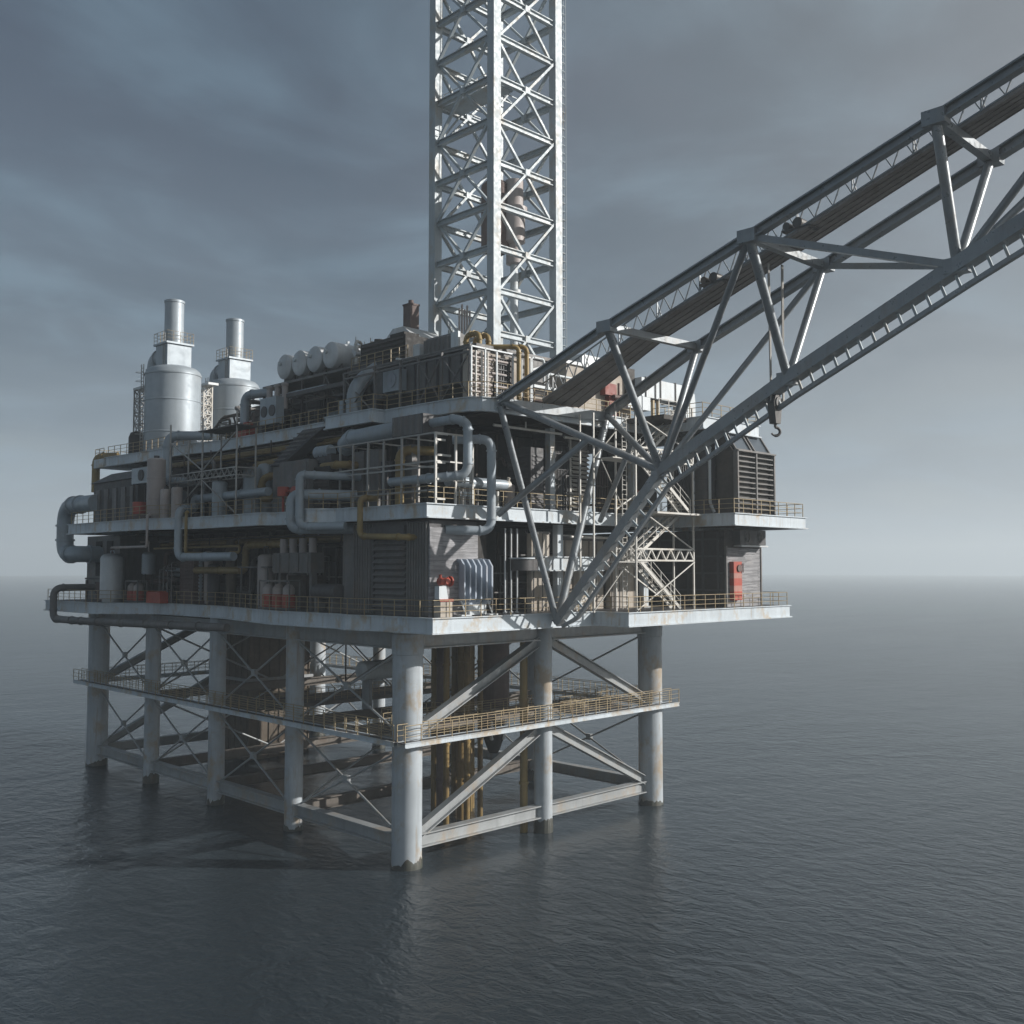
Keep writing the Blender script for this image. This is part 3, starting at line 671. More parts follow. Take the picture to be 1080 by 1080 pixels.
mb = MB(); mb.box(-1.3, 16.0, 20.1, -.1, 20.6, 20.22); mb.bar((-.3, 20.3, D1), (-.3, 20.3, 20.1), .1); mb.bar((-1.1, 20.3, D1), (-1.1, 20.3, 20.1), .1); mb.bar((-1.1, 16.3, D1), (-1.1, 16.3, 20.1), .1); mb.bar((-.3, 16.3, D1), (-.3, 16.3, 20.1), .1); tag(mb.build('work_shelf', M['grey']), 'thin grey shelf on legs beside the slim white tank', 'shelf')
t = thing('receiver_tank', 'grey horizontal tank on saddles by the rail beside the dark louvred wall', 'tank', (-1.2, 7.8, D1))
mb = MB(); horiz_tank(mb, (-1.2, 7.8, D1 + 1.45), .58, 3.0, 'y'); mb.build('shell', M['greyd'], t)
mb = MB(); mb.box(-1.6, 6.6, D1, -.8, 6.85, D1 + 1.0); mb.box(-1.6, 8.7, D1, -.8, 8.95, D1 + 1.0); mb.split('saddle', M['grey'], t)
mb = MB(); mb.box(-.9, 4.75, D1 + .01, .2, 6.4, 23.1); mb.box(-1.02, 5.0, D1 + .1, -.905, 6.1, 22.9); tag(mb.build('wall_panel', M['grey']), 'grey wall panel beside the ribbed corner building', 'wall panel')
def bent(name, label, pts, r, m, cat='pipe', group=None, bend=None, supports=()):
    mb = MB(); mb.pipe(pts, r, bend, n=18 if r > .25 else 12)
    for p in supports: mb.bar(p, (p[0], p[1], supports_z), .12)
    return tag(mb.build(name, M[m]), label, cat, group)
bent('exhaust_duct', 'fattest pale duct looping outside the far corner from middle deck to lowest deck', [(-3.6, 43.5, 26.4), (-3.6, 51.0, 26.4), (-3.6, 51.0, 21.5), (-3.6, 48, 21.5), (-1, 48, 21.5)], .82, 'pblue', 'duct', bend=2.0)
bent('drain_pipe', 'brown pipe looping over the far corner of the lowest deck edge', [(-1.4, 47.5, 18.2), (-5.9, 47.5, 18.2), (-5.9, 47.5, 15.2), (-5.9, 42, 15.2), (-2.5, 20, 15.3)], .34, 'grey', bend=.9)
bent('thin_pipe', 'thin pale pipe dropping from the middle deck edge near the far end', [(-5.3, 28, 24.6), (-5.62, 28, 24.6), (-5.62, 28, 21.9), (-5.62, 35, 21.9)], .11, 'pink')
bent('thin_pipe', 'thin yellowish pipe running level under the middle deck toward the twin bend', [(-1.2, 36, 21.9), (-1.2, 20.5, 21.9), (-1.2, 20.5, 21.4), (-1.2, 22, 21.4)], .1, 'yellow')
bent('process_pipe', 'pale pipe stepping down over the middle deck edge beside the scaffold tower', [(-2.2, 14.5, 26.0), (-2.2, 26.4, 26.0), (-2.2, 26.4, 25.1), (-4.2, 25.2, 25.0), (-4.2, 25.2, 21.0), (-3.4, 17.5, 21.0)], .34, 'pblue')
bent('process_pipe', 'thin ochre pipe strapped beside the stepping pale pipe', [(-3.9, 24.1, 24.7), (-4.1, 24.1, 24.7), (-4.1, 24.1, 21.3), (-2, 24.1, 21.3)], .13, 'yellow')
bent('process_pipe', 'ochre pipe with an upright step in the dark bay of the lowest deck', [(-.1, 14, 22.0), (-.1, 21.4, 22.0), (-.1, 21.4, 19.9), (-.1, 30, 19.9)], .3, 'yellow')
mb = MB(); mb.rod((.6, 25, D1), (.6, 25, 22.6), .45, n=18); mb.rod((.6, 25, 20.2), (.6, 25, 20.4), .52, n=18); tag(mb.build('steel_column', M['brown']), 'brown round column in the dark bay behind the ochre stepped pipe', 'column')
for k in range(4):
    mb = MB(); y = 33 + k * .8; mb.pipe([(-.9, y, D1), (-.9, y, 20.6 - .2 * k), (.8, y, 20.6 - .2 * k)], .07, n=8); tag(mb.build('thin_pipe', M['grey']), 'thin upright hooked pipe in the row beyond the rack of two drums', 'pipe', 'row of thin hooked pipes')
bent('process_pipe', 'wide pale pipe looping down over the middle deck edge, the fatter of two loops', [(-.3, 5.6, 25.3), (-3.2, 7.2, 25.3), (-4.1, 8.2, 25.3), (-4.1, 8.2, 22.9), (-3.4, 7.0, 22.9), (1, 3.8, 22.9)], .4, 'pblue', bend=.75)
bent('process_pipe', 'slimmer pale pipe rising above the middle deck rail and dropping over its edge', [(.2, 5.9, 26.7), (-3.4, 7.0, 26.7), (-4.05, 7.25, 26.7), (-4.05, 7.25, 23.0), (-2.4, 4.0, 23.0)], .29, 'pblue', bend=.7)
bent('process_pipe', 'ochre pipe dropping over the middle deck edge in front of the louvred wall', [(-1.0, 2.35, 24.9), (-2.35, 2.35, 24.9), (-2.35, 2.35, 22.25), (-2.2, -2.2, 22.1), (-1.2, -2.2, 22.1)], .21, 'yellow')

# ------------------------------------------------------------------ MIDDLE DECK equipment
t = thing('pitched_cabin', 'dark cabin with pitched roof at the far end of the middle deck', 'cabin', (-2, 40, D2))
mb = MB(); mb.box(-3.4, 34.8, D2 + .01, 5, 44.6, 28.3); mb.build('wall', M['greyd'], t)
mb = MB(); mb.extr([(-3.7, 34.6, 28.28), (5.2, 34.6, 28.28), (3.6, 34.6, 29.4), (-1.6, 34.6, 29.4)], (0, 10.2, 0)); mb.build('roof', M['greyd'], t)
mb = MB()
for y in (35.4, 37.3, 39.2, 41.1, 43.0): mb.box(-3.5, y, D2 + .2, -3.405, y + .9, 27.6)
mb.build('wall_batten', M['grey'], t)
for y in (36.4, 40.2):
    mb = MB(); mb.box(-3.47, y, D2 + .2, -3.406, y + .85, 26.7); mb.build('door', M['dark'], t)
t = thing('fan_unit', 'boxy fan unit with round grille beside the pitched cabin roof', 'fan unit', (-3.6, 33, 27.2))
mb = MB(); mb.box(-4.2, 31.2, 27.6, -2.9, 34.4, 29.0); mb.build('housing', M['pblue'], t)
mb = MB(); mb.lathe((-4.22, 32.4, 28.3), [(.5, -.1), (.5, .05), (.38, .05), (.36, -.02), (.1, -.02), (.1, -.12)], 22, 'x'); mb.build('fan_grille', M['greyd'], t)
mb = MB()
for y in (31.4, 34.2): mb.bar((-3.0, y, D2), (-3.0, y, 27.6), .12); mb.bar((-4.1, y, D2), (-4.1, y, 27.6), .12)
mb.split('leg', M['greyd'], t)
def vtank(label, x, y, z, r, h, m, group=None):
    t = thing('storage_tank', label, 'tank', (x, y, z), group)
    mb = MB(); mb.lathe((x, y, z), [(r, 0), (r, h * .31), (r + .025, h * .315), (r + .025, h * .335), (r, h * .34), (r, h * .66), (r + .025, h * .665), (r + .025, h * .685), (r, h * .69), (r, h - .12), (r * .8, h)], 24); mb.build('shell', M[m], t)
    mb = MB(); mb.rod((x, y, z + h - .01), (x, y, z + h + .25), r * .3, n=12); mb.build('top_fitting', M['greyd'], t)
vtank('tallest faded white cylinder near the pitched cabin', -4.0, 29.9, D2, .78, 5.3, 'pink')
vtank('shorter faded white cylinder next to the tallest one', -4.2, 27.7, D2, .42, 2.5, 'pink')
vtank('short faded white cylinder beside the big pale elbow pipe', -3.9, 26.2, D2, .46, 2.6, 'pink')
vtank('pale blue round tank behind the scaffold tower foot', -2.4, 21.7, D2, .62, 2.9, 'pblue')
t = thing('drum_set', 'low red drum and tray at the foot of the tallest white cylinder', 'drum', (-4.4, 31.9, D2))
mb = MB(); mb.lathe((-4.4, 32.2, D2 + .35), [(.55, 0), (.6, .05), (.6, 1.2), (.55, 1.25)], 20); mb.build('drum', M['red'], t)
mb = MB(); mb.box(-5.0, 29.0, D2 + .01, -4.85, 33.2, D2 + .5); mb.box(-4.8, 31.5, D2 + .01, -4.0, 32.9, D2 + .34); mb.build('tray', M['redw'], t)
# scaffold tower standing outside the middle deck
t = thing('scaffold_tower', 'slender scaffold tower with lattice platform on the shaded side of the middle deck', 'scaffold', (-2.6, 24, D2))
X0, X1 = -3.0, -1.3; YS = (18.0, 23.6, 29.4)
for y in YS:
    for x in (X0, X1):
        mb = MB(); mb.rod((x, y, D2), (x, y, 31.4 if x == X1 else 32.6), .08, n=8); mb.build('post', M['cable'], t)
mb = MB()
for x in (X0, X1):
    for a, b in zip(YS, YS[1:]):
        truss(mb, (x, a, 27.5), (x, b, 27.5), .62, 6, .09)
for y in YS: mb.bar((X0, y, 27.5), (X1, y, 27.5), .08); mb.bar((X0, y, 28.1), (X1, y, 28.1), .08)
mb.build('lattice_beam', M['cable'], t)
for a, b, z0, z1 in ((18, 23.6, D2 + .1, 27.4), (23.6, 29.4, 27.4, D2 + .1), (18, 23.6, 31.0, 28.2), (23.6, 29.4, 28.2, 31.0)):
    mb = MB(); mb.rod((X0, a, z0), (X0, b, z1), .06, n=8); mb.build('diagonal', M['cable'], t)
mb = MB(); mb.box(X0 + .1, 18.1, 28.13, X1 - .1, 29.3, 28.2); mb.build('platform_board', M['greyd'], t)
mb = MB(); mb.box(X0 - .2, 17.6, 31.42, X1 + .15, 24, 31.5); mb.build('top_board', M['greyd'], t)
bent('process_pipe', 'big pale elbow pipe hanging from the uppermost deck edge in front of the silo', [(2, 31.5, 32.3), (-.9, 34.3, 32.3), (-.9, 34.3, 28.0), (-.9, 29.6, 27.8)], .42, 'pblue', bend=1.0)
bent('process_pipe', 'ochre pipe standing in the middle deck bay beside the grey cabinet', [(.2, 16.6, D2 + 1.8), (-.6, 18.2, D2 + 1.2), (-.6, 18.2, 27.4), (1.5, 15.6, 27.9)], .3, 'yellow', bend=.7)
bent('process_pipe', 'dim ochre pipe high in the middle deck bay behind the scaffold tower', [(.6, 24, 26.2), (.6, 21.4, 26.2), (.6, 21.4, 28.7), (.6, 15.6, 28.9)], .26, 'yellow')
t = thing('grey_cabinet', 'tall grey cabinet with sloping ribbed chute above on the middle deck', 'cabinet', (-1.2, 12, D2))
mb = MB(); mb.box(-1.8, 9.6, D2 + .01, 1.2, 13.6, 28.2); mb.box(-1.4, 13.6, D2 + .01, 1.2, 15.2, 28.0); mb.build('body', M['grey'], t)
mb = MB(); mb.box(-1.88, 9.8, D2 + 1.3, -1.805, 12.9, 28.0); mb.build('door', M['grey'], t)
mb = MB(); mb.extr([(-1.6, 13.6, 28.01), (-1.6, 15.3, 28.01), (.6, 14.2, 31.0), (.6, 11.2, 31.0)], (1.2, 0, 0)); mb.build('chute', M['greyd'], t)
mb = MB()
for k in range(8):
    f = k / 8; mb.bar((-1.72 + 2.2 * f, 13.7 - 2.3 * f, 28.15 + 2.9 * f), (-1.72 + 2.2 * f, 15.2 - 1.0 * f, 28.15 + 2.9 * f), .09)
mb.build('chute_rib', M['grey'], t)
mb = MB(); mb.lathe((-2.3, 10.3, D2 + 1.55), [(.3, -.5), (.34, -.4), (.34, .4), (.3, .5)], 18, 'y'); mb.rod((-2.3, 12.2, D2 + 1.2), (-2.3, 12.2, D2 + 1.9), .45, n=14); mb.rod((-2.3, 10.3, D2), (-2.3, 10.3, D2 + 1.4), .08); mb.rod((-2.3, 12.2, D2), (-2.3, 12.2, D2 + 1.2), .1); mb.rod((-2.3, 10.7, D2 + 1.55), (-2.3, 12, D2 + 1.55), .1); tag(mb.build('valve_set', M['red']), 'pair of red valves in front of the grey cabinet', 'valve')
t = thing('muffler', 'ribbed pale muffler drum on the roof beside the grey cabinet', 'muffler', (-.4, 8.8, 28.4))
mb = MB(); mb.lathe((-.6, 9.4, 28.75), [(.45, -.95), (.5, -.9), (.5, -.5), (.42, -.46), (.42, -.34), (.5, -.3), (.5, .1), (.42, .14), (.42, .26), (.5, .3), (.5, .75), (.4, .8)], 22, 'y'); mb.build('drum', M['pblue'], t)
mb = MB(); mb.box(-1.0, 8.7, D2, -.6, 9.0, 28.3); mb.box(-1.0, 9.9, D2, -.6, 10.1, 28.3); mb.split('stand', M['greyd'], t)
# pipe cage at the corner
t = thing('pipe_cage', 'open frame cage of grey posts around pipes at the middle deck corner', 'frame', (0, 2, D2))
YC = (-4.0 + .15, -2.1, -.3, 1.7, 3.5, 5.3, 6.9, 8.6)
for y in YC:
    mb = MB(); mb.bar((-.85, y, D2), (-.85, y, 29.0), .13); mb.build('post', M['cable'], t)
mb = MB()
for z_ in (28.95, 27.1, 26.75, 25.2): mb.bar((-.86, YC[0], z_), (-.86, YC[-1], z_), .1)
for y in YC[::2]:
    for z_ in (28.95, 27.1): mb.bar((-.85, y, z_), (2.4, y, z_), .1)
mb.build('rail_bar', M['cable'], t)
for x in (-.85, .9, 2.4):
    mb = MB(); mb.bar((x, YC[0], D2), (x, YC[0], 29.0), .14); mb.build('post', M['stair'], t)
mb = MB()
for z_ in (28.9, 28.5, 27.5, 27.0, 25.9, 24.6): mb.bar((-.8, YC[0] - .05, z_), (-.1 + .25 * ((z_ * 10) % 3), YC[0] - .05, z_), .13)
for z_ in (28.95, 25.9): mb.bar((-.85, YC[0], z_), (2.4, YC[0], z_), .11)
mb.build('front_bar', M['stair'], t)
mb = MB()
for y0_, y1_ in ((3.7, 5.2), (5.5, 6.8), (-.1, 1.5)): mb.box(.2, y0_, D2 + .2, .9, y1_, 28.6)
mb.split('cabinet', M['grey'], t)
mb = MB()
for y_ in (2.1, 2.6, 3.1): mb.rod((.1, y_, D2), (.1, y_, 27.6), .13)
mb.build('riser', M['greyd'], t)
bent('process_pipe', 'ochre upright pipe with a bent top inside the frame cage', [(-.3, .6, D2), (-.3, .6, 28.2), (1.8, -.8, 28.2)], .33, 'yellow', bend=.7)
bent('process_pipe', 'short ochre pipe entering the frame cage from the muffler side', [(-1.0, 8.9, 27.6), (-1.0, 6.5, 27.6), (1.6, 6.2, 27.6)], .28, 'yellow')
bent('vent_duct', 'fat pale duct lying on top of the frame cage', [(.5, 8.2, 28.9), (.2, 7.4, 29.6), (.2, 1.4, 29.75)], .62, 'pblue', 'duct', bend=.8)
t = thing('filter_box', 'ribbed grey box at the end of the fat duct on top of the cage', 'filter box', (.2, 0, 29.1))
mb = MB(); mb.box(-.4, -2.0, 29.1, 1.4, 1.35, 30.5); mb.build('body', M['greyd'], t)
mb = MB(); corrug(mb, (-.41, 1.3), (-.41, -1.9), 29.15, 30.45, .12, .55, (-1, 0)); mb.build('ribs', M['grey'], t)
bent('process_pipe', 'thick pale pipe bending down from the ribbed filter box at the corner', [(.4, -1.9, 29.9), (.3, -4.6, 29.9), (.95, -5.0, 29.6), (.95, -5.0, 26.2), (-.6, -3.6, 26.0), (-.6, 1.2, 26.0)], .31, 'pblue', bend=.75)
bent('process_pipe', 'thick pale pipe dropping past the middle deck edge in front of the stone wall', [(1.4, -3.0, 28.75), (3.0, -5.1, 28.75), (3.0, -5.1, 22.55), (.2, -3.6, 22.6)], .31, 'pblue', bend=.8)
bent('process_pipe', 'level pale pipe with red capped end on the sunlit side of the middle deck', [(1.0, -2.9, 25.95), (6.4, -2.9, 25.95)], .38, 'pblue')
mb = MB(); mb.rod((6.45, -2.9, 25.95), (6.75, -2.9, 25.95), .34, n=18); mb.rod((6.6, -2.9, 25.95), (6.6, -3.1, 26.5), .12); mb.rod((2.4, -2.9, D2), (2.4, -2.9, 25.5), .16); mb.rod((5.6, -2.9, D2), (5.6, -2.9, 25.5), .16); tag(mb.build('valve', M['stair']), 'pale end valve and stub supports of the level pipe', 'valve')
for k, (x, zz) in enumerate(((1.6, 25.6), (2.2, 25.9), (3.6, 25.5), (4.2, 26.2))):
    pass
t = thing('valve_tree', 'cluster of pale hand valves on thin pipes at the sunlit deck corner', 'valve', (2.0, -3.6, D2))
for k, x in enumerate((1.35, 1.85, 2.35)):
    mb = MB(); mb.rod((x, -3.7, D2), (x, -3.7, 26.6 + .3 * k), .07); mb.build('stem', M['stair'], t)
    mb = MB(); mb.rod((x - .3, -3.75, 25.65), (x + .3, -3.75, 25.65), .13); mb.rod((x, -3.7, 24.9), (x, -3.7, 25.2), .17); mb.build('hand_wheel', M['white'], t)
# sunlit side recess: column, lattice screens, vents
mb = MB(); mb.box(11.6, -2.4, D2, 12.15, -1.9, 30.6); tag(mb.build('steel_column', M['steel']), 'pale square steel column on the middle deck beside the mesh screen', 'column')
t = thing('mesh_screen', 'grey mesh screen of upright bars next to the pale column', 'screen', (13.2, -1.8, D2))
mb = MB()
for k in range(11): mb.bar((12.4 + k * .17, -2, D2), (12.4 + k * .17, -2, 29.4), .06)
for z_ in (25.2, 26.4, 27.6, 28.8): mb.bar((12.35, -2.05, z_), (14.2, -2.05, z_), .06)
mb.build('mesh_bars', M['greyd'], t)
mb = MB(); mb.bar((14.25, -2, D2), (14.25, -2, 30), .18); mb.build('post', M['stair'], t)
t = thing('vent_stack', 'stack of pale slanting louvres between the mesh screens', 'vent', (15.3, -1.6, D2))
mb = MB(); louvre(mb, (14.4, -1.9), (16.4, -1.9), 24.6, 29.4, (0, -1), .32, .3); mb.build('louvre_panel', M['stair'], t)
mb = MB(); mb.box(14.4, -1.85, D2, 16.4, -.5, 29.6); mb.build('housing', M['dark'], t)
mb = MB(); mb.box(14.35, -2.1, 29.0, 16.2, -1.86, 29.9); mb.build('top_hood', M['grey'], t)
t = thing('mesh_screen', 'brownish mesh screen behind the stair tower posts', 'screen', (18, -1.8, D2))
mb = MB()
for k in range(10): mb.bar((17.0 + k * .2, -1.9, D2), (17.0 + k * .2, -1.9, 28.4), .06)
for z_ in (25.4, 26.6, 27.8): mb.bar((16.9, -1.95, z_), (18.9, -1.95, z_), .06)
mb.build('mesh_bars', M['redw'], t)
mb = MB(); mb.rod((5, -3.2, 30.1), (12, -3.2, 30.1), .1); mb.rod((12.3, -3.2, 29.9), (20, -3.2, 29.9), .1); mb.rod((8, -3.4, 30.1), (8, -3.4, 30.6), .06); tag(mb.build('thin_pipe', M['stair']), 'long thin pale pipe under the uppermost deck on the sunlit side', 'pipe')
mb = MB(); mb.lathe((20.5, -3.4, D2 + .9), [(.36, 0), (.4, .08), (.4, .9), (.2, 1.2)], 16); mb.rod((20.5, -3.4, D2), (20.5, -3.4, D2 + .9), .1); tag(mb.build('alarm_horn', M['red']), 'small red bell on a post beside the stair tower', 'alarm')
for x, lab in ((20.2, 'pale square column of the middle deck behind the stair tower'),):
    mb = MB(); mb.box(x - .25, -3.6, D2, x + .25, -3.1, 30.6); tag(mb.build('steel_column', M['steel']), lab, 'column')

# louvred control house on the outrigger
t = thing('louvre_house', 'dark control house with wide louvred front and sloping windows on the outrigger', 'building', (26, -8, D2))
mb = MB(); mb.prism([(23.9, -10.4), (29.4, -10.4), (29.4, -6.2), (25.2, -6.2), (25.2, -9.0), (23.9, -9.0)], D2 + .01, 29.2); mb.build('wall', M['dark'], t)
mb = MB(); mb.extr([(23.9, -10.4, 29.21), (23.9, -8.9, 29.21), (23.9, -8.9, 31.0), (23.9, -9.25, 31.0)], (5.5, 0, 0)); mb.build('upper_wall', M['dark'], t)
for x in (24.2, 26.9):
    f = mb = MB(); e = .06
    mb.add([(x, -10.36 - e, 29.35), (x + 2.2, -10.36 - e, 29.35), (x + 2.2, -9.35 - e, 30.95), (x, -9.35 - e, 30.95)], [(0, 1, 2, 3)])
    w = mb.build('window_pane', M['glass'], t)
    mb = MB(); c = [(x, -10.4, 29.33), (x + 2.2, -10.4, 29.33), (x + 2.2, -9.33, 31.0), (x, -9.33, 31.0)]
    for a, b in zip(c, c[1:] + c[:1]): mb.bar(V(a) + V((0, -.08, .03)), V(b) + V((0, -.08, .03)), .14)
    mb.build('window_frame', M['grey'], w)
mb = MB()
n = 11
for k in range(n):
    z_ = 24.7 + k * .41
    mb.box(24.0, -10.75, z_, 29.3, -10.41, z_ + .09)
mb.build('louvre_blade', M['grey'], t)
mb = MB()
for x in (23.9, 26.55, 29.2): mb.box(x, -10.82, D2 + .02, x + .16, -10.42, 29.2)
mb.box(23.9, -10.9, 29.2, 29.4, -10.41, 29.32); mb.build('louvre_frame', M['grey'], t)
t = thing('fuel_tank', 'dark blue upright ribbed tank beside the louvred control house', 'tank', (22, -6.4, D2))
mb = MB(); mb.lathe((24.1, -7.6, D2), [(.85, 0), (.85, 5.8), (.7, 6.2)], 28)
for k in range(5): mb.lathe((24.1, -7.6, D2 + .6 + k * 1.1), [(.85, 0), (.88, .03), (.88, .12), (.85, .15)], 28)
mb.build('shell', M['greyd'], t)
bent('thin_pipe', 'shiny white pipe hugging the dark blue ribbed tank', [(24.0, -8.2, 29.6), (23.55, -8.45, 29.6), (23.55, -8.45, D2 + .9), (23.9, -8.6, D2 + .2)], .12, 'white')
t = thing('dark_locker', 'narrow dark ribbed locker behind the stair landing on the middle deck', 'locker', (26, -3.7, D2))
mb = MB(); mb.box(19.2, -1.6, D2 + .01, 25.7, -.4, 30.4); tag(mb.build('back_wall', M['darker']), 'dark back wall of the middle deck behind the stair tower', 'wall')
mb = MB(); mb.box(24.7, -4.1, D2 + .01, 27.5, -3.4, 30.4); mb.build('wall', M['dark'], t)
mb = MB(); corrug(mb, (24.8, -4.11), (27.4, -4.11), D2 + .1, 30.3, .12, .3, (0, -1)); mb.build('ribbed_panel', M['greyd'], t)

# ------------------------------------------------------------------ UPPER DECK equipment
def silo(label, x, y, z):
    t = thing('silo', label, 'silo', (x, y, z), 'silos with chimney stacks')
    R = 2.78
    mb = MB(); prof = [(R, 0), (R, 2.1), (R + .05, 2.13), (R + .05, 2.25), (R, 2.28), (R, 5.4), (R + .05, 5.43), (R + .05, 5.55), (R, 5.58), (R, 8.1), (R + .07, 8.14), (R + .07, 8.3), (R, 8.34)]
    prof += [(R - .1, 8.62), (R - .42, 8.9), (R - 1.1, 9.12), (.6, 9.25), (.001, 9.26)]
    mb.lathe((x, y, z), prof, 48); mb.build('drum', M['silo'], t)
    mb = MB(); mb.box(x - 1.3, y - 1.3, z + 9.0, x + 1.3, y + 1.3, z + 11.3); mb.build('stack_base', M['silo'], t)
    mb = MB(); mb.box(x - 1.5, y - 1.5, z + 11.3, x + 1.5, y + 1.5, z + 11.48); p = mb.build('platform', M['silo'], t)
    guard_rail([(x - 1.45, y - 1.45), (x + 1.45, y - 1.45), (x + 1.45, y + 1.45), (x - 1.45, y + 1.45), (x - 1.45, y - 1.45)], z + 11.48, p, sp=.7, t=.03)
    mb = MB(); mb.lathe((x, y, z + 11.48), [(1.05, 0), (1.05, .12), (.96, .14), (.96, 4.3), (1.03, 4.32), (1.03, 4.55), (.93, 4.6), (.86, 4.6), (.86, 4.2)], 36); mb.build('chimney', M['silo'], t)
    mb = MB(); mb.pipe([(x - .3, y + 1.2, z + 10.3), (x - .3, y + 3.5, z + 10.3), (x - .3, y + 3.5, z)], .85, 1.7, 20); mb.build('side_duct', M['silo'], t)
    mb = MB()
    for s_ in (-.22, .22): mb.rod((x + s_, y - R - .12, z), (x + s_, y - R - .12, z + 8.6), .03, n=6)
    mb = MB()
    yy = y + 1.0; xx = x - R + .05
    for s_ in (-.25, .25): mb.rod((xx - .1, yy + s_, z), (xx - .1, yy + s_, z + 9.2), .05, n=6)
    for k in range(26): mb.rod((xx - .1, yy - .25, z + .3 + k * .34), (xx - .1, yy + .25, z + .3 + k * .34), .03, n=5)
    for k in range(8):
        mb.pipe([(xx - .1, yy - .3, z + 2 + k * .9), (xx - .75, yy - .3, z + 2 + k * .9), (xx - .75, yy + .3, z + 2 + k * .9), (xx - .1, yy + .3, z + 2 + k * .9)], .025, .3, 5, False)
    mb.build('caged_ladder', M['cable'], t)
    mb = MB()
    for s_ in (-.2, .2): mb.rod((x - 1.36, y - .6 + s_, z + 9), (x - 1.36, y - .6 + s_, z + 12.4), .04, n=6)
    for k in range(10): mb.rod((x - 1.36, y - .8, z + 9.1 + k * .34), (x - 1.36, y - .4, z + 9.1 + k * .34), .03, n=5)
    mb.build('stack_ladder', M['cable'], t)
    return t
s1 = silo('nearer large pale round silo with chimney, at the far end of the uppermost deck', 4.4, 44.3, D3)
s2 = copy_tree(s1, (9.7, 4.9, .55), 'second pale silo with chimney, standing farther behind the nearer one')
mb = MB(); mb.box(10.6, 45.8, D3 + .003, 17.8, 50.9, D3 + .55); tag(mb.build('plinth', M['grey']), 'grey plinth under the farther silo', 'plinth')
def lattice_tower(label, x, y, z, h, w, m='cable', n=6):
    t = thing('ladder_tower', label, 'tower', (x, y, z), 'lattice ladder towers by the silos')
    mb = MB()
    c = [(x - w, y - w), (x + w, y - w), (x + w, y + w), (x - w, y + w)]
    for p in c: mb.bar((*p, z), (*p, z + h), .13)
    mb.build('post', M[m], t)
    mb = MB()
    for k in range(n):
        a, b = z + h * k / n, z + h * (k + 1) / n
        for i in range(4):
            p, q = c[i], c[(i + 1) % 4]
            mb.bar((*p, b), (*q, b), .09); mb.bar((*p, a), (*q, b), .07); mb.bar((*q, a), (*p, b), .07)
    mb.build('bracing', M[m], t)
    mb = MB(); mb.box(x - w - .1, y - w - 1.2, z + h, x + w + .1, y + w + .1, z + h + .25); mb.build('top_landing', M['lite'], t)
lattice_tower('dark lattice ladder tower beside the nearer silo, standing at the deck end', 3.4, 49.2, D3, 7.2, .62)
lattice_tower('pale lattice ladder tower between the two silos', 9.8, 47.6, D3, 8.2, .5, 'stair', 8)
mb = MB(); mb.lathe((2.4, 48.2, D3), [(.8, 0), (.8, 2.0), (.6, 2.5), (.001, 2.7)], 20); tag(mb.build('storage_tank', M['dark']), 'dark dome topped tank at the foot of the lattice ladder tower', 'tank')
t = thing('end_bracket', 'low pale bracket deck at the far end of the uppermost deck, with an ochre pipe', 'platform', (.4, 52.5, 30.5))
mb = MB(); mb.box(.2, 51.2, 30.7, 4, 53.6, 31.6); mb.build('box_girder', M['steel'], t)
guard_rail([(.3, 51.3), (.3, 53.5), (3.9, 53.5)], 31.6, t)
bent('process_pipe', 'ochre pipe hooking over the pale bracket deck end', [(2, 51.8, 32.0), (.6, 54.0, 32.0), (.6, 54.0, 28.2)], .42, 'yellow', bend=.9)

# tank rack in the middle
t = thing('tank_rack', 'steel rack roof carrying the row of four horizontal tanks', 'rack', (6, 19, D3))
mb = MB()
for y in (13.2, 16.6, 20.0, 23.4, 26.2):
    for x in (4.3, 8.8): mb.bar((x, y, D3), (x, y, 36.3), .2)
mb.build('post', M['dark'], t)
mb = MB(); mb.box(4.35, 12.8, 36.3, 9.6, 26.6, 36.5); mb.build('roof_slab', M['grey'], t)
mb = MB()
for a, b in ((13.2, 16.6), (20.0, 23.4)): mb.bar((4.3, a, D3 + .2), (4.3, b, 36.2), .12)
for y in (13.2, 20): mb.bar((4.3, y, 34.3), (4.3, y + 6.5, 34.3), .18)
mb.bar((3.9, 13, 35.0), (3.9, 25, 35.0), .5, .35)
mb.build('bracing', M['greyd'], t)
tk = None
TY = (22.9, 20.5, 18.2, 15.8)
for k, y in enumerate(TY):
    if tk is None:
        tk = thing('horizontal_tank', 'pale horizontal tank farthest from the derrick in the row of four on the rack', 'tank', (7, y, 36.62), 'row of four horizontal tanks')
        mb = MB(); horiz_tank(mb, (6.5, y, 37.82), 1.1, 4.6, 'x', 32); mb.build('shell', M['lite'], tk)
        for x in (4.8, 8.0):
            mb = MB(); mb.extr([(x, y - .9, 36.51), (x, y + .9, 36.51), (x, y + .75, 37.3), (x, y - .75, 37.3)], (.2, 0, 0)); mb.build('saddle', M['greyd'], tk)
        mb = MB(); mb.lathe((3.86, y + .25, 38.1), [(.18, 0), (.18, .2)], 12, 'x'); mb.rod((6, y, 38.85), (6, y, 39.2), .16); mb.build('nozzle', M['white'], tk)
    else:
        copy_tree(tk, (0, y - TY[0], 0), ('', 'pale horizontal tank second from the silo end of the row of four', 'pale horizontal tank third from the silo end of the row of four', 'pale horizontal tank with its sunlit flank showing, nearest the derrick')[k])
t = thing('manifold', 'tangle of white pipes and valves at the derrick end of the row of four tanks', 'pipework', (7, 13.6, 36.52))
mb = MB(); mb.box(5.0, 12.65, 36.52, 9.5, 14.55, 36.6); mb.build('platform', M['grey'], t)
r_ = random.Random(2)
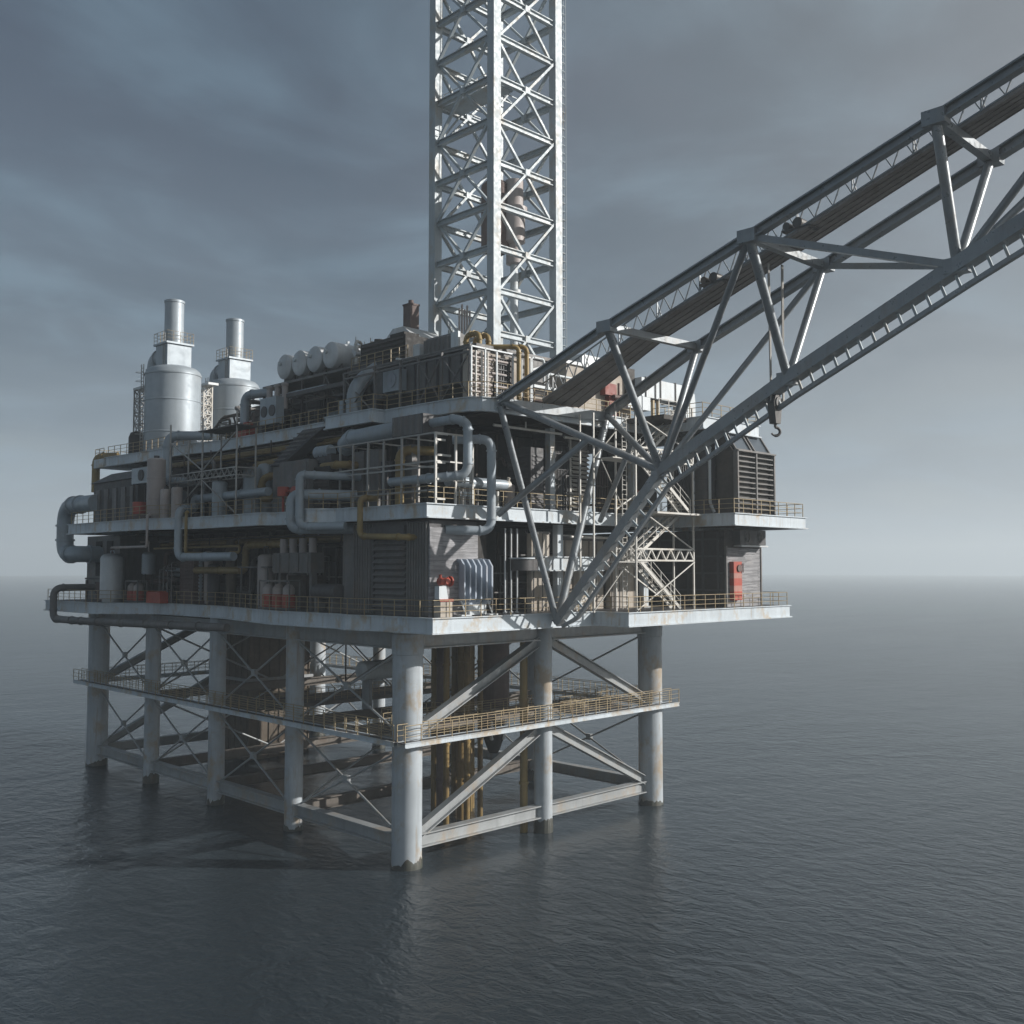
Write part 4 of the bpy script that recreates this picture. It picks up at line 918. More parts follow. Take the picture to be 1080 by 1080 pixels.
for k in range(9):
    x = 5.2 + r_.random() * 3.2; y = 12.9 + r_.random() * 1.2; h = 1.4 + r_.random() * 1.2
    mb = MB(); mb.pipe([(x, y, 36.6), (x, y, 36.6 + h), (x + .9, y + .4, 36.6 + h), (x + .9, y + .4, 36.6)], .12, .3, 8); mb.build('pipe', M['stair'], t)
    mb = MB(); mb.rod((x - .25, y, 36.6 + h * .6), (x + .25, y, 36.6 + h * .6), .2, n=10); mb.rod((x, y, 36.6 + h), (x, y, 36.95 + h), .05, n=6); mb.build('valve', M['lite'], t)
bent('process_pipe', 'pale pipe bending down beside the farther silo at the rack end', [(4.5, 25.6, 35.9), (3.6, 28.4, 35.9), (3.6, 28.4, D3 + 1.6)], .4, 'pblue', bend=.9)
for k, y in enumerate((21.8, 23.0, 24.3)):
    mb = MB(); mb.rod((3.7, y, D3 + 2.2), (3.7, y, 36.0), .27, n=14); mb.lathe((3.7, y, 35.9), [(.27, 0), (.33, .05), (.33, .2), (.1, .3)], 14); tag(mb.build('exhaust_stack', M['pink']), 'faded upright exhaust pipe in the row of three under the tank rack', 'pipe', 'three upright exhaust pipes')
t = thing('drum_fan', 'pale boxed fan with two round openings below the tank rack', 'fan unit', (2.9, 23, D3 + .8))
mb = MB(); mb.box(2.7, 21.6, D3 + .9, 3.5, 24.2, D3 + 3.2); mb.build('housing', M['pblue'], t)
mb = MB()
for y in (22.2, 23.5): mb.lathe((2.68, y, D3 + 2.0), [(.5, -.05), (.5, .04), (.35, .04)], 20, 'x')
mb.build('fan_grille', M['greyd'], t)
mb = MB()
for y in (21.8, 24.0): mb.bar((3.1, y, D3), (3.1, y, D3 + .9), .12)
mb.split('leg', M['greyd'], t)
mb = MB(); mb.box(2.6, 26.4, D3 + .003, 3.6, 28.2, D3 + 1.1); mb.box(2.9, 26.7, D3 + 1.1, 3.5, 27.4, D3 + 1.5); tag(mb.build('pump_skid', M['red']), 'small red pump skid by the rail between farther silo and tank rack', 'pump')
bent('vent_duct', 'curved pale duct rising beside the steel braced wall on the uppermost deck', [(3.0, 10.6, D3), (3.0, 10.6, 34.4), (4.8, 9.6, 36.0)], .62, 'pblue', 'duct', bend=1.4)
bent('process_pipe', 'long level pale pipe under the tank rack', [(4.0, 24.6, D3 + 3.4), (4.0, 16, D3 + 3.4)], .26, 'pblue')
# derrick side plant building, steel braced wall
t = plant = thing('plant_house', 'long grey plant building with steel braced front under the derrick', 'building', (6, 3, D3))
mb = MB(); mb.box(4.2, -2.4, 33.3, 11.4, 9.6, 35.6); mb.build('wall', M['grey'], t)
mb = MB(); mb.box(5.0, -2.3, D3 + .01, 11.2, 9.4, 33.29); mb.build('lower_wall', M['darker'], t)
mb = MB(); mb.box(3.9, -2.6, 35.6, 11.6, 12.6, 35.85); mb.build('roof', M['grey'], t)
mb = MB()
for k in range(9): mb.box(4.08, -2.1 + k * 1.3, 33.35, 4.195, -1.95 + k * 1.3, 35.55)
mb.build('wall_post', M['greyd'], t)
t = thing('braced_frame', 'steel frame with crossed braces along the rail of the uppermost deck', 'frame', (2.6, 4, D3))
YF = (-3.2, -.2, 2.4, 4.5, 7.6, 11.6)
for y in YF:
    mb = MB(); mb.bar((2.75, y, D3), (2.75, y, 35.5), .16); mb.build('post', M['grey'], t)
mb = MB()
for z_ in (35.45, 35.0): mb.bar((2.75, YF[0], z_), (2.75, YF[-1], z_), .13)
mb.build('top_bar', M['grey'], t)
for i in (0, 1, 4):
    mb = MB(); a, b = YF[i], YF[i + 1]; mb.bar((2.75, a, D3 + .1), (2.75, b, 35.0), .09); mb.bar((2.7, b, D3 + .1), (2.7, a, 35.0), .09); mb.build('cross_brace', M['grey'], t)
mb = MB(); mb.box(2.4, 4.4, 35.48, 2.85, 4.62, 35.62); mb.box(2.85, 3.4, 35.5, 2.95, 4.62, 35.6); mb.build('lamp_bracket', M['white'], t)
t = thing('fan_unit', 'pale square fan unit with round blue grille on the braced wall', 'fan unit', (3.8, 6.4, 34))
mb = MB(); mb.box(3.5, 5.4, 33.5, 4.07, 7.6, 35.1); mb.build('housing', M['pblue'], t)
mb = MB(); mb.lathe((3.49, 6.5, 34.35), [(.55, -.06), (.55, .03), (.42, .03), (.42, -.02), (.12, -.02), (.12, -.08)], 24, 'x'); mb.build('fan_grille', M['blue'], t)
# roof top clutter on plant house
t = thing('roof_box', 'long dark louvred box on the plant building roof', 'roof unit', (7, 9, 35.9))
mb = MB(); mb.box(4.9, 6.6, 35.86, 7.2, 12.4, 38.2); mb.build('body', M['darker'], t)
mb = MB(); louvre(mb, (4.89, 12.2), (4.89, 6.8), 36.0, 38.1, (-1, 0), .35, .1); mb.build('louvre_panel', M['dark'], t)
mb = MB(); mb.rod((5.6, 10.9, 38.2), (5.6, 10.9, 38.5), .4, n=14); mb.box(5.4, 7.4, 38.2, 6.9, 9.2, 38.6); mb.build('cap', M['darker'], t)
t = thing('roof_hut', 'small hut with sloped roof and square red brown chimney beside the derrick', 'hut', (9, 8.5, 36))
mb = MB(); mb.box(7.4, 8.4, 35.86, 10.4, 12.6, 38.5); mb.build('wall', M['grey'], t)
mb = MB(); mb.extr([(7.2, 8.2, 38.5), (7.2, 12.8, 38.5), (7.2, 11.2, 39.7), (7.2, 9.8, 39.7)], (3.4, 0, 0)); mb.build('roof', M['lite'], t)
mb = MB(); mb.box(8.1, 10.0, 39.6, 9.0, 10.95, 41.7); mb.box(8.05, 9.95, 41.7, 9.05, 11.0, 41.85); mb.rod((8.55, 10.5, 41.85), (8.55, 10.5, 42.2), .22); mb.build('chimney', M['redw'], t)
t = thing('finned_cooler', 'pale ribbed cooler with rounded top on the plant building roof', 'cooler', (5, 2, 35.9))
mb = MB(); mb.box(4.5, .8, 35.86, 6.2, 3.9, 37.0); mb.extr([(4.5, .85, 37.01), (6.2, .85, 37.01), (5.9, .85, 37.3), (5.35, .85, 37.42), (4.8, .85, 37.3)], (0, 3.0, 0)); mb.build('body', M['grey'], t)
mb = MB(); corrug(mb, (4.49, 3.85), (4.49, .85), 35.9, 37.05, .12, .5, (-1, 0)); mb.build('fins', M['grey'], t)
mb = MB()
t2 = thing('pipe_bend_set', 'pair of ochre pipe bends on the plant roof at the derrick foot', 'pipe', (6, -.5, 35.9))
for x in (4.9, 5.8):
    mb = MB(); mb.pipe([(x, -.4, 35.86), (x, -.4, 36.9), (x + .1, -1.7, 36.9), (x + .1, -1.7, 35.86)], .2, .5, 14); mb.build('bend', M['yellow'], t2)
mb = MB(); mb.box(4.4, -.1, 35.86, 4.6, .7, 37.2); mb.box(4.5, 4.4, 35.86, 5.2, 5.2, 37.0); tag(mb.build('white_panel', M['white']), 'small bright white panel on the plant roof edge', 'panel')
guard_rail([(4.0, 5.2), (4.0, 12.4)], 35.85, plant, sp=1.0)
t = thing('roof_ducts', 'row of low grey ventilator boxes behind the braced frame', 'ventilator', (4.4, 11, 35.85))
for k in range(4):
    mb = MB(); mb.box(4.2, 8.6 + k * 1.05, 35.87, 5.1, 9.4 + k * 1.05, 36.5); mb.build('vent_box', M['greyd'], t)
# sunlit grid rack at the deck corner
t = thing('grid_rack', 'sunlit rack of stacked pipes and grid bars at the uppermost deck corner', 'rack', (5, -3.6, D3))
mb = MB()
for x in (2.6, 3.9, 5.0, 6.6): mb.bar((x, -3.5, D3), (x, -3.5, 35.3), .1)
mb.bar((2.6, -3.5, 35.3), (8.4, -3.5, 35.3), .1); mb.bar((8.4, -3.5, D3), (8.4, -3.5, 35.3), .1)
mb.build('frame', M['white'], t)
mb = MB(); mb.box(2.8, -2.9, D3, 7.9, -2.41, 35.2); mb.build('back_board', M['conc'], t)
for zz in range(11):
    z_ = D3 + .25 + zz * .3
    mb = MB(); mb.rod((2.7, -3.15 - .1 * (zz % 2), z_), (4.9 if zz % 3 else 6.3, -3.15 - .1 * (zz % 2), z_), .09, n=8); mb.build('pipe', M['pink'], t)
mb = MB()
for k in range(7): mb.bar((5.3 + k * .24, -3.1, D3), (5.3 + k * .24, -3.1, 34.9), .1)
for k in range(8): mb.bar((5.2, -3.2, D3 + .4 + k * .4), (6.9, -3.2, D3 + .4 + k * .4), .07)
mb.build('grid_bars', M['greyd'], t)
for k in range(3):
    mb = MB(); mb.rod((3.2 + k * .55, -3.3, D3), (3.2 + k * .55, -3.3, 35.1), .08, n=8); mb.build('upright_pipe', M['stair'], t)
for k, x in enumerate((6.95, 7.75)):
    mb = MB(); mb.pipe([(x, -3.75, D3), (x, -3.75, 35.85 + .12 * k), (x - 2.2, -1.6, 35.85 + .12 * k)], .17, .45, 14); tag(mb.build('process_pipe', M['yellow']), 'tall ochre pipe bent over the top of the sunlit grid rack, one of a pair', 'pipe', 'pair of ochre bent pipes at the grid rack')
mb = MB(); mb.rod((7.35, -3.6, D3), (7.35, -3.6, 35.0), .08); mb.pipe([(8.6, -3.4, D3), (8.6, -3.4, 35.4), (9.9, -3.4, 35.4), (9.9, -3.4, 33.6)], .09, .25, 8); mb.pipe([(10.3, -3.4, 33.2), (10.3, -3.4, 34.4), (13.5, -3.4, 34.4)], .1, .25, 8); mb.bar((8.7, -3.4, 34.5), (9.8, -3.4, 34.9), .12); tag(mb.build('tube_frame', M['white']), 'bent white tube frame beside the ochre pair under the boom', 'frame')
t = thing('plant_skid', 'low pipe skid with brown pipes between grid rack and walkway ramp', 'skid', (10.5, -2.5, D3))
mb = MB(); mb.box(9.0, -3.2, D3 + .003, 13.4, -.6, D3 + .5); mb.build('base', M['dark'], t)
for k in range(6):
    mb = MB(); mb.rod((9.0, -3.0 + k * .4, D3 + .7 + .25 * (k % 4)), (13.6, -3.0 + k * .4, D3 + .7 + .25 * (k % 4)), .1, n=8); mb.build('pipe', M[('redw', 'conc', 'grey')[k % 3]], t)
mb = MB(); mb.box(9.3, -2.6, D3 + 1.75, 12.2, -1.0, D3 + 1.95); mb.build('cover', M['white'], t)
# beige house, red hydrant box, white ducts at the sunlit side
t = thing('beige_house', 'beige stained deckhouse beneath the walkway ramp on the uppermost deck', 'building', (19, 0, D3))
mb = MB(); mb.box(14.3, -1.6, D3 + .01, 22.2, 6, 36.0); mb.build('wall', M['conc'], t)
mb = MB(); mb.box(14.1, -1.8, 36.0, 22.4, 6.2, 36.25); mb.build('roof', M['lite'], t)
mb = MB(); mb.box(16.4, -1.4, 36.25, 21.8, 3, 37.1); mb.box(21.0, 0, 37.1, 22.0, 2, 37.5); mb.build('roof_unit', M['lite'], t)
mb = MB(); mb.box(21.4, -1.9, 33.6, 22.4, -1.605, 36.6); mb.build('dark_end', M['dark'], t)
t = thing('hydrant_box', 'red hydrant box on the beige deckhouse wall', 'cabinet', (19, -1.9, D3))
mb = MB(); mb.box(18.3, -2.2, 34.0, 19.7, -1.61, 34.95); mb.build('upper_box', M['redd'], t)
mb = MB(); mb.box(18.9, -2.1, D3 + .02, 19.9, -1.62, 33.96); mb.build('lower_box', M['redd'], t)
mb = MB(); mb.rod((20.0, -2.15, D3 + .3), (20.0, -2.15, 35.1), .1); mb.rod((19.2, -2.3, 33.9), (20.0, -2.3, 33.9), .18); mb.build('red_pipe', M['redw'], t)
t = thing('air_duct', 'square white air duct turning down at the outer corner of the uppermost deck', 'duct', (26, -2.4, 33))
mb = MB(); mb.box(22.45, -2.6, 34.3, 28.6, -1.2, 35.9); mb.extr([(28.6, -2.6, 34.3), (28.6, -2.6, 35.9), (29.2, -2.6, 35.9), (29.9, -2.6, 35.3), (30.0, -2.6, 34.6), (30.0, -2.6, D3 + .02), (28.6, -2.6, D3 + .02)], (0, 1.4, 0)); mb.build('duct_run', M['white'], t)
mb = MB()
for x in (22.9, 24.2, 24.9, 27.0, 28.2): mb.box(x, -2.68, 34.22, x + .12, -1.12, 35.98)
mb.build('flange', M['greyd'], t)
mb = MB()
for x in (24.3, 25.0): mb.bar((x, -2.3, D3), (x, -2.3, 34.2), .22)
mb.split('support_post', M['rail'], t)
mb = MB(); mb.box(20.3, -2.9, 33.1, 23.2, -1.95, 34.2); mb.box(21.3, -2.96, 33.05, 21.42, -1.9, 34.25); mb.box(22.1, -2.96, 33.05, 22.22, -1.9, 34.25); tag(mb.build('air_duct', M['white']), 'short low white duct piece below the square white duct', 'duct')

# ------------------------------------------------------------------ derrick
DX0, DX1, DY0, DY1 = 12.4, 19.8, 4.6, 12.0
t = thing('derrick', 'tall pale lattice derrick tower rising above the uppermost deck', 'derrick', (16.1, 8.3, 35.2))
CN = [(DX0, DY0), (DX1, DY0), (DX1, DY1), (DX0, DY1)]
ZD = [35.6 + 3.55 * k for k in range(13)]
for x, y in CN:
    mb = MB(); mb.box(x - .4, y - .4, 31.75, x + .4, y + .4, ZD[-1]); mb.build('leg', M['derrick'], t)
for k, z_ in enumerate(ZD):
    for i in range(4):
        a, b = V((*CN[i], z_)), V((*CN[(i + 1) % 4], z_)); d = (b - a).normalized() * .41
        mb = MB(); mb.ibar(a + d, b - d, .42, .5, .07); mb.build('girt', M['derrick'], t)
for k in range(0, 12, 2):
    for i in range(4):
        a, b = V((*CN[i], 0)), V((*CN[(i + 1) % 4], 0)); d = (b - a).normalized(); n_ = d.cross(Z) * .12
        z0, z1 = ZD[k] + .1, ZD[k + 2] - .1; c = (a + b) / 2 + Z * (z0 + z1) / 2
        mb = MB()
        mb.bar(a + d * .45 + Z * z0 + n_, b - d * .45 + Z * z1 + n_, .26, .2); mb.bar(b - d * .45 + Z * z0 - n_, a + d * .45 + Z * z1 - n_, .26, .2)
        mb.obox(c, d * .27, n_ * 2.3, Z * .27)
        mb.build('x_brace', M['derrick'], t)
mb = MB()
for s_ in (0, .45): mb.rod((DX1 + .62, DY0 - .1 + s_, 37), (DX1 + .62, DY0 - .1 + s_, ZD[-1]), .06, n=6)
for k in range(110): mb.rod((DX1 + .62, DY0 - .1, 37 + k * .37), (DX1 + .62, DY0 + .35, 37 + k * .37), .035, n=5)
for k in range(54):
    z_ = 38.6 + k * .74
    mb.pipe([(DX1 + .6, DY0 - .15, z_), (DX1 + 1.15, DY0 - .15, z_), (DX1 + 1.15, DY0 + .4, z_), (DX1 + .6, DY0 + .4, z_)], .035, .25, 5, False)
for yy in (-.15, .12, .4): mb.rod((DX1 + 1.15, DY0 + yy, 38.4), (DX1 + 1.15, DY0 + yy, ZD[-1]), .035, n=5)
mb.build('caged_ladder', M['derrick'], t)
mb = MB(); mb.box(DX1 + .45, DY0 - 1.3, 36.55, DX1 + 2.2, DY0 + 3.5, 36.7); mb.bar((DX1 + .45, DY0, 35.2), (DX1 + 2.1, DY0, 36.5), .15); p = mb.build('landing', M['derrick'], t)
guard_rail([(DX1 + .5, DY0 - 1.25), (DX1 + 2.1, DY0 - 1.25), (DX1 + 2.1, DY0 + 3.4)], 36.7, p, sp=.7, m='stair')
mb = MB(); mb.box(DX0 + .45, DY0 + .45, 60.2, DX0 + 2.6, DY1 - .45, 60.32)
for k in range(6): mb.bar((DX0 + 2.6, DY0 + 1.2 + k, 60.26), (DX0 + 4.2, DY0 + 1.2 + k, 60.26), .08)
mb.bar((DX0 + .4, DY0 + .6, 57.6), (DX0 + 2.4, DY0 + .6, 60.15), .14); mb.bar((DX0 + .4, DY1 - .6, 57.6), (DX0 + 2.4, DY1 - .6, 60.15), .14)
p = mb.build('racking_board', M['derrick'], t)
guard_rail([(DX0 + .5, DY0 + .5), (DX0 + .5, DY1 - .5)], 60.32, p, sp=1.0, m='stair')
t = thing('drill_floor', 'dark drill floor platform inside the derrick foot', 'platform', (16, 8.3, 33))
mb = MB(); mb.box(12.9, 5.1, 35.0, 19.3, 11.5, 35.3); mb.build('floor_plate', M['dark'], t)
mb = MB(); mb.box(13.4, 5.4, D3 + .01, 18.9, 11.2, 34.99); mb.build('substructure', M['darker'], t)
t = thing('wind_wall', 'bright white sheet wall at the derrick foot behind the cross braces', 'wall', (14, 9.5, 35.3))
mb = MB(); mb.box(12.9, 10.9, 35.31, 16.2, 11.1, 38.2); mb.build('sheet', M['white'], t)
mb = MB(); mb.bar((13, 10.8, 35.35), (13, 10.8, 40.5), .16); mb.bar((14.6, 10.8, 35.35), (14.6, 10.8, 40.2), .16); mb.build('post', M['derrick'], t)
t = thing('travelling_block', 'brown and white travelling block hanging inside the derrick', 'hoist', (16.1, 8.3, 46))
mb = MB(); mb.lathe((16.1, 8.3, 47.6), [(.5, -.5), (1.15, -.1), (1.25, .3), (1.25, 5.6), (1.0, 5.9)], 28); mb.build('housing', M['redw'], t)
mb = MB(); mb.lathe((17.1, 7.0, 47.6), [(.45, -1.4), (.7, -1.3), (.7, -.4), (.5, -.3), (.5, .4), (.95, .6), (.95, 3.0), (1.15, 3.1), (1.15, 3.6), (.8, 3.7), (.8, 6)], 26); mb.build('swivel', M['pink'], t)
mb = MB(); mb.rod((17.1, 7.0, 46.3), (17.1, 7.0, 35.4), .36, n=16); mb.rod((16.1, 8.3, 47.2), (16.1, 8.3, 35.4), .3, n=16); mb.rod((17.1, 7.0, 43.4), (17.1, 7.0, 44.0), .6, n=16); mb.build('kelly_pipe', M['white'], t)
mb = MB()
for a in (-.5, -.2, .2, .5): mb.rod((16.1 + a, 8.3 + a * .4, 53.4), (16.1 + a, 8.3, 77), .04, n=6)
mb.build('hoist_rope', M['rope'], t)
t = thing('pipe_rack', 'white drill pipes standing in a rack at the back of the derrick', 'pipe rack', (14.2, 10.4, 35.3))
for k in range(5):
    mb = MB(); mb.rod((13.6 + k * .3, 10.2, 35.31), (13.9 + k * .3, 10.5, 42.5 + .4 * (k % 2)), .09, n=8); mb.build('drill_pipe', M['pink'], t)

# ------------------------------------------------------------------ boom
bs = [0, 1, 2, 3, 4, 5]
YB = [-4.75, -14.6, -25.0, -35.4, -45.8, -56.2]
PA = [V((3.95, -4.95, 31.5)), V((3.79, -14.6, 34.89))] + [V((3.79 - .36 * k, -14.6 - 10.4 * k, 34.89 + 3.12 * k)) for k in (1, 2, 3, 4)]
PB = [V((15.1, -4.95, 31.75)), V((13.26, -14.6, 35.1))] + [V((13.26 - 1.75 * k, -14.6 - 10.4 * k, 35.1 + 3.0 * k)) for k in (1, 2, 3, 4)]
PN = [V((8.9, -5.6, 16.2)), V((9.13, -14.6, 26.33))] + [V((9.13 - 1.85 * k, -14.6 - 10.4 * k, 26.33 + 4.4 * k)) for k in (1, 2, 3, 4)]
PN[3] = V((5.2, -35.4, 34.55)); PN[4] = V((3.2, -45.8, 38.2)); PN[5] = V((1.2, -56.2, 41.8))
bo = thing('lattice_boom', 'long grey triangular lattice boom reaching out from the platform front over the sea', 'boom', (9, -5.6, 16.2))
def tube(name, p, q, r, m='boom', n=16, par=bo):
    mb = MB(); mb.rod(p, q, r, n=n); return mb.build(name, M[m], par)
def boxm(name, p, q, w, h, m='boom', par=bo):
    mb = MB(); mb.bar(p, q, w, h); return mb.build(name, M[m], par)
for P, w in ((PA, .5), (PB, .56), (PN, .76)):
    for a, b in zip(P, P[1:]):
        if P is PN: boxm('lower_chord', a, b, w if a.z > 20 else .62, w * .95 if a.z > 20 else .6)
        else: mb = MB(); mb.ibar(a, b, w, w * 1.05, .09); mb.build('upper_chord', M['boom'], bo)
tube('foot_leg', PA[0] - Z * .4, PN[0], .23); tube('foot_leg', PB[0] - Z * .4, PN[0], .29)
boxm('edge_beam', PA[0] + V((.3, 0, -.2)), PB[0] + V((-.3, 0, -.25)), .5, .7)
for k in range(1, 6):
    boxm('cross_beam', PA[k], PB[k], .42, .42)
    tube('frame_leg', PA[k], PN[k], .26, n=12); tube('frame_leg', PB[k], PN[k], .24, n=12)
tube('diagonal_brace', PA[0], PN[1], .24); tube('diagonal_brace', PB[0], PN[1], .22)
for k in (1, 3):
    tube('diagonal_brace', PN[k], PA[k + 1], .2, n=12); tube('diagonal_brace', PN[k], PB[k + 1], .2, n=12)
for k in (2, 4):
    boxm('diagonal_brace', PA[k], PN[k + 1], .36, .36); boxm('diagonal_brace', PB[k], PN[k + 1], .34, .34)
for k in (1, 2, 3, 4):
    for c in (PA, PB, PN):
        mb = MB(); mb.obox(c[k], V((.36, 0, 0)), V((0, .55, 0)), V((0, 0, .36))); mb.build('node_plate', M['boom'], bo)
mid = PA[0].lerp(PN[1], .56)
tube('strut', (4.1, -4.6, 23.7), mid, .22); mid = PB[0].lerp(PN[1], .52)
tube('strut', (14.4, -4.9, 23.6), mid, .2)
# ladder rail hung under the lower chord
off = lambda a, b: ((b - a).normalized().cross(V((1, 0, 0)))).normalized()
lad = []
for k in range(5):
    n_ = off(PN[k], PN[k + 1]); n_ = n_ if n_.z < 0 else -n_
    lad.append(n_)
rp = [PN[0] + lad[0] * .3 + V((0, -.3, 0))] + [PN[k] + (lad[k - 1] + lad[min(k, 4)]).normalized() * 1.14 for k in range(1, 6)]
first = PN[0].lerp(PN[1], .12) + lad[0] * 1.14
pts = [rp[0], first] + rp[1:]
for a, b in zip(pts, pts[1:]): boxm('ladder_rail', a, b, .28, .22)
mb = MB(); k = 0
for a, b, n_ in [(PN[k], PN[k + 1], lad[k]) for k in range(5)]:
    L = (b - a).length; m = int(L / .86)
    for i in range(1, m + 1):
        p = a.lerp(b, (i - .3) / m); mb.bar(p + n_ * .35, p + n_ * 1.06, .11, .13)
mb.split('ladder_rung', M['derrick'], bo)  # rungs paler than the boom, sunlight on them put into the colour
# walkway ramp on top of the cross beams
def lerpP(k, f): return PA[k].lerp(PB[k], f)
rl = [V((8.5, -4.6, 31.95))] + [lerpP(k, .385) + Z * .3 for k in range(1, 6)]
rr = [V((12.4, -4.6, 32.0))] + [lerpP(k, .66) + Z * .3 for k in range(1, 6)]
mb = MB()
for i in range(5):
    a0, a1, b0, b1 = rl[i], rl[i + 1], rr[i], rr[i + 1]
    v = [a0, b0, b1, a1]; v2 = [p + Z * .16 for p in v]
    mb.add(v + v2, [(3, 2, 1, 0), (4, 5, 6, 7), (0, 1, 5, 4), (2, 3, 7, 6), (1, 2, 6, 5), (3, 0, 4, 7)])
mb.build('walkway_deck', M['plank'], bo)
mb = MB()
for i in range(5):
    for f in (.015, .25, .5, .75, .985): mb.bar(rl[i].lerp(rr[i], f) - Z * .02, rl[i + 1].lerp(rr[i + 1], f) - Z * .02, .06, .05)
mb.build('walkway_stringer', M['plank'], bo)
for side, R_ in (('l', rl), ('r', rr)):
    for i in range(5):
        mb = MB(); a, b = R_[i] + Z * .17, R_[i + 1] + Z * .17
        if side == 'l':
            truss(mb, a, b, 1.15, 9, .085)
            for j in range(1, 9, 3):
                p = a.lerp(b, j / 9); mb.bar(p, p + Z * 1.15, .07); mb.bar(p + V((.6, 0, 0)), p + Z * 1.1, .05)
        else:
            mb.rod(a + Z * 1.0, b + Z * 1.0, .035, n=6); mb.rod(a + Z * .5, b + Z * .5, .03, n=6)
            for j in range(0, 8): p = a.lerp(b, j / 7.0); mb.bar(p, p + Z * 1.0, .05)
        mb.build('walkway_rail', M['boom'], bo)
for f, i in ((.55, 1), (.12, 2)):
    p = rl[i].lerp(rl[i + 1], f) + Z * .6
    mb = MB(); mb.rod(p + V((-.1, 0, -.1)), p + V((.6, 0, -.1)), .3, n=16); mb.rod(p + V((-.1, .7, -.15)), p + V((.6, .7, -.15)), .22, n=14); mb.box(p.x - .1, p.y - .8, p.z - .45, p.x + .9, p.y + 1, p.z - .35); mb.build('winch', M['hook'], bo)
# hook
t = thing('hook_block', 'iron hook block hanging on long ropes from the boom walkway', 'hook', (7.5, -24, 27.7))
hx, hy = 7.5, -24.0
mb = MB(); a = .22
mb.extr([(hx - .27, hy - a, 28.3), (hx + .22, hy - a, 28.3), (hx + .42, hy - a, 29.6), (hx + .2, hy - a, 29.95), (hx - .25, hy - a, 29.95), (hx - .45, hy - a, 29.5)], (0, 2 * a, 0)); mb.build('cheek_block', M['hook'], t)
mb = MB(); mb.rod((hx, hy - .3, 29.5), (hx, hy + .3, 29.5), .34, n=18); mb.build('sheave', M['grey'], t)
mb = MB(); hp = [(hx, hy, 28.35), (hx, hy, 28.1)] + [(hx + .02 + .24 * math.sin(q) * 1.0, hy - .24 * math.sin(q) * .6, 27.86 + .24 * math.cos(q)) for q in [i * .45 + .2 for i in range(10)]]
for i in range(len(hp) - 1): mb.rod(hp[i], hp[i + 1], .085 if i < 9 else .06, n=8)
mb.build('hook', M['hook'], t)
mb = MB()
for dx, dy in ((-.36, .05), (-.28, .05), (.26, -.35), (.36, -.35)):
    zt = 37.55
    mb.rod((hx + dx, hy + dy, 29.6), (hx + dx * 1.3, hy + dy, zt), .045, n=6)
mb.build('rope', M['rope'], t)

# ------------------------------------------------------------------ stair tower on the sunlit front
st = thing('stair_tower', 'zigzag steel stair tower with lattice landings on the sunlit front', 'stair tower', (18, -7, D1))
SX0, SX1, SY0, SY1 = 14.8, 21.9, -8.0, -6.1
for x in (SX0, SX1):
    for y in (SY0, SY1):
        mb = MB(); mb.bar((x, y, D1), (x, y, 32.6), .12); mb.build('post', M['stair'], st)
for x in (11.6, ):
    for y in (-6.7, -5.4):
        mb = MB(); mb.bar((x, y, D1), (x, y, 31.3), .11); mb.build('post', M['stair'], st)
def flight(x0, z0, x1, z1, y, w=.85):
    mb = MB(); n = max(3, int(abs(z1 - z0) / .26))
    for s_ in (0, w): mb.bar((x0, y + s_, z0), (x1, y + s_, z1), .07, .24)
    for i in range(n):
        f = (i + .7) / n; x = x0 + (x1 - x0) * f; z_ = z0 + (z1 - z0) * f
        mb.box(x - .17, y + .04, z_ + .1, x + .17, y + w - .04, z_ + .15)
    f = mb.build('stair_flight', M['stair'], st)
    mb = MB()
    for s_ in (0, w):
        for h in (.55, 1.05): mb.rod((x0, y + s_, z0 + h), (x1, y + s_, z1 + h), .03, n=6)
        for i in range(5):
            p = V((x0, y + s_, z0)).lerp(V((x1, y + s_, z1)), i / 4); mb.bar(p, p + Z * 1.05, .045)
    mb.build('handrail', M['stair'], f)
ZM1, ZM2 = 20.55, 28.05
flight(20.2, D1 + .1, 15.4, ZM1, -7.95); flight(15.4, ZM1, 21.6, D2, -7.0)
flight(21.6, D2 + .05, 16.4, ZM2, -7.95); flight(16.4, ZM2, 21.6, D3, -7.0)
for z_ in (ZM1, ZM2):
    mb = MB(); mb.box(SX0 - 2.6, SY0, z_ - .06, SX0 + 1.3, SY1, z_); mb.build('landing', M['stair'], st)
    mb = MB()
    for y in (SY0, SY1): truss(mb, (SX0, y, z_ + .1), (SX1, y, z_ + .1), .85, 6, .12)
    truss(mb, (SX1, SY0, z_ + .1), (SX1, SY1, z_ + .1), .85, 2, .1)
    mb.build('lattice_beam', M['stair'], st)
mb = MB(); mb.box(16.6, -8.6, D2 - .16, 22.3, -4.6, D2 - .02); mb.build('landing', M['stair'], st)
mb = MB(); mb.box(17.6, -8.5, D3 - .4, 20.5, -5.0, D3 - .06); mb.build('landing_girder', M['dark'], st)
guard_rail([(17.0, -8.5), (20.6, -8.5)], D3 - .05, st, m='stair')
for a, b in (((SX0, D1 + .1), (SX1, ZM1)), ((SX1, ZM1 + .9), (SX0 + 1, D2 - .2)), ((SX0, ZM2), (SX1 - 2, D2)), ((SX0, ZM2 + 3.3), (SX1, ZM2 + .9))):
    mb = MB(); mb.rod((a[0], SY0 - .08, a[1]), (b[0], SY0 - .08, b[1]), .06, n=6); mb.build('diagonal', M['stair'], st)
for y in (SY1,):
    mb = MB(); mb.bar((SX1, y + .1, D1 + .1), (SX0, y + .1, ZM1), .1); mb.bar((SX0, y + .1, D2 + .1), (SX1, y + .1, ZM2), .1); mb.split('diagonal', M['stair'], st)
